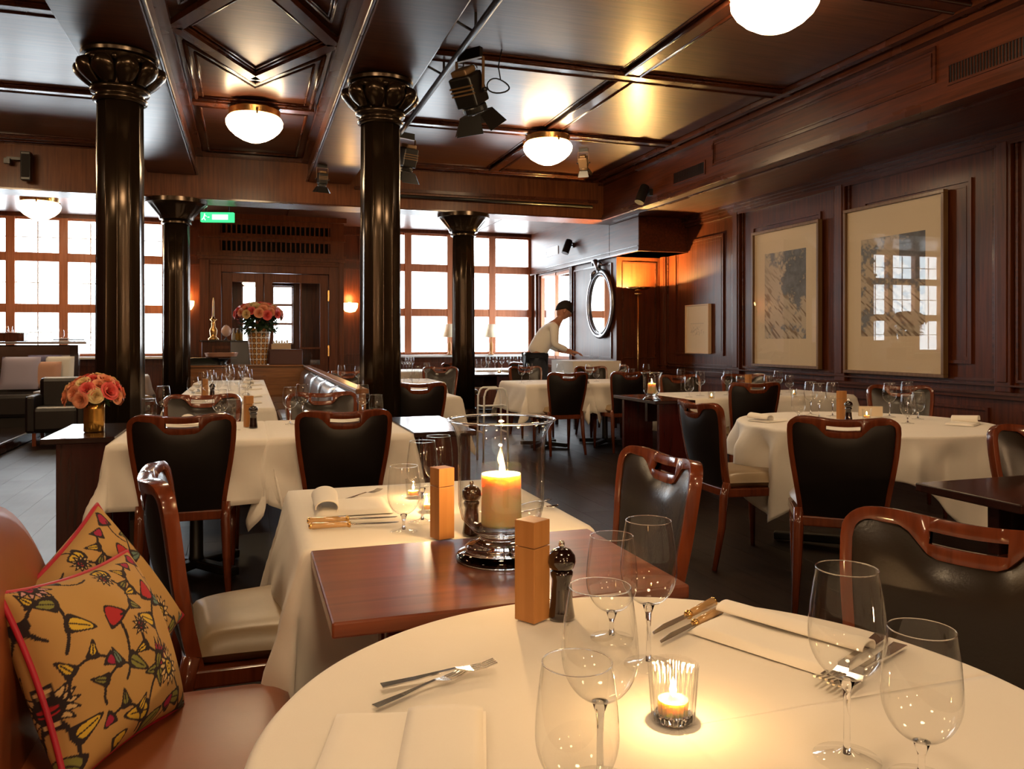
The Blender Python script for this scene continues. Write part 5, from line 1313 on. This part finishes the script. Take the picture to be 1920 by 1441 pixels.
# floral print painted as flat colour on the cushion cloth
def floral(U, V):
    R = np.random.RandomState(12); H, Wd = U.shape; U = U*.80+.08; V = V*.80+.12
    base = np.array([.47, .28, .095]); img = np.ones((H, Wd, 3))*base
    ink = np.array([.02, .012, .015])
    def seg(P, wid, col):
        for (x0, y0), (x1, y1) in zip(P, P[1:]):
            dx, dy = x1-x0, y1-y0; l2 = dx*dx+dy*dy+1e-9; t_ = np.clip(((U-x0)*dx+(V-y0)*dy)/l2, 0, 1)
            d = np.hypot(U-x0-t_*dx, V-y0-t_*dy); img[d < wid] = col
    def ell(cx, cy, a, b_, th, fill, out=.005):
        c, s = math.cos(th), math.sin(th); x = (U-cx)*c+(V-cy)*s; y = -(U-cx)*s+(V-cy)*c
        y = y*np.maximum(.4, 1+.6*x/a); q = np.sqrt((x/a)**2+(y/b_)**2); e = out/min(a, b_)
        img[q < 1+e] = ink
        if fill is not None: img[q < 1-e*.6] = fill
    reds = [(.42, .02, .03), (.33, .01, .06), (.5, .06, .03)]; ylw = (.62, .42, .04); grn = (.22, .22, .05); cream = (.66, .47, .22); teal = (.12, .2, .17)
    def stem(x, y, a, n, turn, wid=.0065):
        P = [(x, y)]
        for k in range(n): a += turn; x += .03*math.cos(a); y += .03*math.sin(a); P.append((x, y))
        seg(P, wid, ink); return P, a
    def leafm(x, y, a, s, fill):
        ell(x+s*math.cos(a), y+s*math.sin(a), s, s*.42, a, fill); seg([(x, y), (x+1.6*s*math.cos(a), y+1.6*s*math.sin(a))], .003, ink)
    def daisy(x, y, s, n, fill, cfill):
        for k in range(n):
            a = 2*PI*k/n; ell(x+s*math.cos(a), y+s*math.sin(a), s*.42, s*.17, a, fill, .004)
        ell(x, y, s*.5, s*.5, 0, cfill, .004)
        for k in range(9): seg([(x+s*.25*math.cos(k), y+s*.25*math.sin(k))]*2, .005, ink)
    def thistle(x, y, a, s, fill):
        for k in range(-3, 4): 
            b2 = a+k*.24; ell(x+s*math.cos(b2), y+s*math.sin(b2), s*.55, s*.12, b2, fill, .004)
        ell(x, y, s*.5, s*.35, a, fill, .004); leafm(x, y, a+2.3, s*.5, grn); leafm(x, y, a-2.3, s*.5, grn)
    P, a = stem(.10, .02, 1.3, 14, .05); leafm(*P[5], 2.4, .06, grn); leafm(*P[9], .3, .055, ylw); daisy(*P[-1], .060, 15, cream, reds[1])
    P, a = stem(.45, .02, 1.9, 13, -.09); leafm(*P[4], 0.4, .07, grn); leafm(*P[7], 2.9, .07, ylw); thistle(*P[-1], a, .075, reds[1])
    P, a = stem(.80, .03, 1.9, 12, .02); leafm(*P[3], .3, .05, teal); leafm(*P[6], 3.0, .06, grn); daisy(*P[-1], .055, 13, cream, ylw)
    P, a = stem(.35, .40, .6, 10, .14); leafm(*P[3], -.7, .055, grn); ell(*P[-1], .045, .036, a, reds[0])
    P, a = stem(.62, .45, 1.6, 13, -.10); leafm(*P[4], 2.7, .06, ylw); leafm(*P[8], -.4, .05, teal); thistle(*P[-1], a, .065, reds[2])
    P, a = stem(.15, .60, 1.0, 11, .08); leafm(*P[4], -.5, .06, ylw); leafm(*P[7], 2.7, .05, grn); daisy(*P[-1], .05, 12, (.55, .3, .3), reds[1])
    P, a = stem(.90, .50, 2.0, 10, .06); ell(*P[-1], .05, .034, 1.3, reds[0]); leafm(*P[5], .2, .05, grn)
    for x, y, f in ((.30, .18, ylw), (.63, .20, reds[1]), (.93, .30, ylw), (.06, .42, reds[0]), (.52, .88, ylw), (.80, .88, reds[1]), (.28, .93, teal)):
        ell(x, y, .035, .022, R.rand()*3, f); st, _ = stem(x, y-.02, R.rand()*6, 5, .3, .004)
    for k in range(16):
        x, y = .08+.28*(k % 4)+.08*R.rand(), .10+.27*(k//4)+.08*R.rand()
        turn = (.30 if k % 2 else -.30); a0 = R.rand()*6.28
        P, a = stem(x, y, a0, 9, turn, .0055); leafm(*P[3], a0+turn*3-1.2*np.sign(turn), .035, (grn, ylw, teal)[k % 3]); leafm(*P[6], a0+turn*6-1.2*np.sign(turn), .030, (ylw, grn)[k % 2])
        if k % 3 == 0: daisy(*P[-1], .030, 10, cream, reds[k % 3])
        elif k % 3 == 1: ell(*P[-1], .026, .018, a, reds[k % 3])
    return img
M['floral'] = printmat('floral_linen_print', .85)
def floral_cushion(s=.34, thick=.085, n=230):
    root = thing('cushion', 'x', 'cushion', (0, 0, 0), 0, 'floral cushions with pink piping')
    for sd, nm in ((1, 'front_panel'), (-1, 'back_panel')):
        me = vcol_mesh(nm, s, s, n, n, floral)
        co = np.zeros(n*n*3, np.float32); me.vertices.foreach_get('co', co); co = co.reshape(-1, 3)
        u = co[:, 1]/s*2; v = co[:, 2]/s*2-1
        edge = np.clip((1-u**2)*(1-v**2), 0, 1)
        co[:, 0] = sd*thick*edge**.42+sd*.004*np.sin(u*9+v*4)*edge
        pin = 1-.09*(1-np.abs(u)**2)*np.abs(v)**3; pin2 = 1-.09*(1-np.abs(v)**2)*np.abs(u)**3
        co[:, 1] = u*s/2*pin2; co[:, 2] = v*s/2*pin
        me.vertices.foreach_set('co', co.ravel()); me.shade_smooth(); me.materials.append(M['floral']); me.update()
        o = D.objects.new(nm, me); C.objects.link(o); o.parent = root
    P = []
    for k in range(96):
        t_ = k/96*4; i = int(t_); f = t_-i; c = [(-1, -1), (1, -1), (1, 1), (-1, 1), (-1, -1)]
        u = c[i][0]*(1-f)+c[i+1][0]*f; v = c[i][1]*(1-f)+c[i+1][1]*f
        pin = 1-.09*(1-abs(u)**2)*abs(v)**3; pin2 = 1-.09*(1-abs(v)**2)*abs(u)**3
        P.append((0, u*s/2*pin2, v*s/2*pin))
    obj('piping', MB().tube(P, .0055, 8, closed=True), simple('pink_piping', (.45, .015, .04), .5), root, smooth=True)
    return root
cu = floral_cushion(); cu.location = (-.262, 1.66, .630); cu['label'] = 'floral cushion with pink piping on the bench, front one'
cu.rotation_euler = (math.radians(-3), math.radians(-24), math.radians(-26))
cu2 = dup(cu, (-.30, 1.86, .64), math.radians(-20), 'floral cushion with pink piping leaning behind the front one')
cu2.rotation_euler = (math.radians(28), math.radians(-18), math.radians(-36))
# ------------------------------------------------------------------ waiter
def skinned(name, verts, edges, radii, mat, parent, sub=2, rootv=0):
    me = D.meshes.new(name); me.from_pydata(verts, edges, []); o = D.objects.new(name, me); C.objects.link(o)
    if parent: o.parent = parent
    o.modifiers.new('skin', 'SKIN'); 
    for i, r in enumerate(radii):
        sv = me.skin_vertices[0].data[i]; sv.radius = r if isinstance(r, tuple) else (r, r); sv.use_root = (i == rootv)
    m_ = o.modifiers.new('sub', 'SUBSURF'); m_.levels = sub; m_.render_levels = sub
    me.materials.append(M[mat] if isinstance(mat, str) else mat); o.modifiers['skin'].use_smooth_shade = True
    return o
def person():
    """faces local +X, leaning forward over a table; origin at the feet"""
    r = thing('person', 'waiter in white shirt and dark apron leaning forward over a far table', 'person', (0, 0, 0))
    hip = (0, 0, .98)
    sh, nk, hd = (.26, 0, 1.42), (.33, 0, 1.49), (.41, 0, 1.63)
    V = [hip, (.06, 0, 1.12), (.16, 0, 1.28), sh, nk, (.40, 0, 1.60),
         (.25, .17, 1.41), (.22, .235, 1.16), (.40, .22, 1.07), (.47, .21, 1.05),
         (.25, -.17, 1.41), (.24, -.235, 1.16), (.44, -.20, 1.08), (.51, -.19, 1.06),
         (0, .10, .93), (.0, .11, .50), (-.02, .12, .09), (.09, .13, .035),
         (0, -.10, .93), (.04, -.11, .50), (.0, -.12, .09), (.11, -.13, .035)]
    E = [(0, 1), (1, 2), (2, 3), (3, 4), (4, 5), (3, 6), (6, 7), (7, 8), (8, 9), (3, 10), (10, 11), (11, 12), (12, 13),
         (0, 14), (14, 15), (15, 16), (16, 17), (0, 18), (18, 19), (19, 20), (20, 21)]
    R_ = [.09, .09, .10, .10, .058, .054, .055, .042, .030, .026, .055, .042, .030, .026, .085, .058, .04, .035, .085, .058, .04, .035]
    skinned('body', V, E, R_, 'skin', r)
    hm_ = MB()
    def headf(u, v):
        a = 2*PI*u; p_ = PI*v; x, y, z = math.sin(p_)*math.cos(a), math.sin(p_)*math.sin(a), math.cos(p_)
        X = .098*x; Y = .076*y; Z = .122*z
        if z < 0: Y *= 1+.28*z; X *= 1+.10*z
        if x > 0:
            X += .022*math.exp(-((z+.12)/.16)**2-(y/.16)**2)          # nose
            X -= .010*math.exp(-((z-.10)/.10)**2-((abs(y)-.38)/.18)**2)  # eye sockets
            X += .008*math.exp(-((z+.45)/.08)**2-(y/.3)**2)           # lips
            X += .010*math.exp(-((z+.78)/.15)**2-(y/.3)**2)           # chin
            X += .006*math.exp(-((z-.26)/.08)**2-(y/.5)**2)           # brow
        return (X, Y, Z)
    hm_.grid(headf, 36, 28)
    for s in (-1, 1): hm_.lathe([(.0, -.012), (.022, -.006), (.026, .004), (.018, .010), (0, .006)], 14, c=(0, 0, 0)); n_ = 5*14; hm_.v[-n_:] = [(-.005+v[1]*.8, s*(.078+v[2]*.6), v[0]*1.25-.005) for v in hm_.v[-n_:]]
    h = obj('head', hm_, 'skin', r, smooth=True); h.location = (.42, 0, 1.645); h.rotation_euler = (0, math.radians(32), 0); h.scale = (1.12, 1.12, 1.12)
    ha = obj('hair', MB().grid(lambda u, v: (lambda p_: (p_[0]*1.07-.006, p_[1]*1.09, p_[2]*1.06+.004))(headf(u, v*(.46+.20*max(0, -math.cos(2*PI*u))))), 32, 14), 'hair', r, smooth=True, solid=.008)
    ha.location = h.location; ha.rotation_euler = h.rotation_euler; ha.scale = h.scale
    for s in (-1, 1):
        e_ = obj('eye', MB().lathe([(0, -.010), (.008, -.006), (.010, 0), (.008, .006), (0, .010)], 10), 'white', r, smooth=True)
        e_.location = h.matrix_basis @ Vector((.083, s*.029, .014))
    # shirt over torso and arms, apron and trousers below
    SV = [(0, 0, 1.0)]+V[1:4]+[(.315, 0, 1.475)]+[V[6], V[7], (.385, .222, 1.078)]+[V[10], V[11], (.425, -.205, 1.088)]
    SE = [(0, 1), (1, 2), (2, 3), (3, 4), (3, 5), (5, 6), (6, 7), (3, 8), (8, 9), (9, 10)]
    skinned('shirt', SV, SE, [(.15, .165), (.14, .15), (.14, .165), (.13, .16), .062, .072, .056, .042, .072, .056, .042], 'shirt', r)
    skinned('trousers', [(0, 0, 1.0), V[14], V[15], (-.02, .12, .10), V[18], V[19], (.0, -.12, .10)], [(0, 1), (1, 2), (2, 3), (0, 4), (4, 5), (5, 6)], [(.16, .17), .105, .08, .062, .105, .08, .062], 'trousers', r)
    obj('apron', MB().grid(lambda u, v: (.02+.165*math.cos((u-.5)*3.0), .175*math.sin((u-.5)*3.0), 1.02-.55*v), 16, 8), 'trousers', r, smooth=True, solid=.006)
    obj('belt', MB().lathe([(.150, 1.0), (.158, 1.01), (.158, 1.04), (.150, 1.05)], 28, mod=lambda a, z: 1+.10*abs(math.sin(a)), cap=False), 'black', r, smooth=True)
    for s, w_ in ((1, V[9]), (-1, V[13])):
        w_ = Vector(w_)
        d_ = Vector((.95, -.06*s, -.22)).normalized(); sd_ = Vector((0, 1, 0)); up_ = Vector((.2, 0, 1))
        vs = [w_-d_*.02, w_+d_*.045, w_+d_*.085]; ed = [(0, 1), (1, 2)]; rd = [.024, (.036, .018), (.036, .016)]
        skinned('palm', [tuple(v) for v in vs], ed, rd, 'skin', r, 2)
        for k, (off, ln) in enumerate(((-.027, .062), (-.009, .072), (.009, .068), (.027, .052))):
            b0 = w_+d_*.08+sd_*off; b1 = b0+d_*ln*.5+Vector((0, 0, -.008)); b2 = b1+d_*ln*.35+Vector((0, 0, -.02))
            skinned('finger', [tuple(b0), tuple(b1), tuple(b2)], [(0, 1), (1, 2)], [.010, .009, .007], 'skin', r, 1)
        b0 = w_+d_*.035-sd_*s*.030; b1 = b0+d_*.03-sd_*s*.022; b2 = b1+d_*.028-sd_*s*.006
        skinned('thumb', [tuple(b0), tuple(b1), tuple(b2)], [(0, 1), (1, 2)], [.012, .010, .008], 'skin', r, 1)
        skinned('shoe', [(-.06, s*.12, .05), (.05, s*.13, .045), (.15, s*.135, .035)], [(0, 1), (1, 2)], [(.045, .05), (.045, .045), (.04, .03)], 'black', r, 2)
    return r
wt = person(); p = atd(1003, HORY, 11.3); wt.location = (p.x, p.y, 0); wt.rotation_euler = (0, 0, -YAW+.12)
t = thing('service_table', 'low service table with white linen the waiter bends over', 'table', (wt.location.x+.72, wt.location.y-.12, 0), 0)
obj('table_top', MB().box(-.35, .35, -.4, .4, .90, .93), 'tabledark', t, bevel=.005)
for sx in (-1, 1):
    for sy in (-1, 1): obj('leg', MB().box(sx*.30-.02, sx*.30+.02, sy*.35-.02, sy*.35+.02, 0, .90), 'tabledark', t)
obj('linen_runner', MB().box(-.352, .352, -.402, .402, .931, .936).box(-.36, -.352, -.402, .402, .62, .936).box(-.36, .36, -.41, -.402, .62, .936), 'cloth', t)
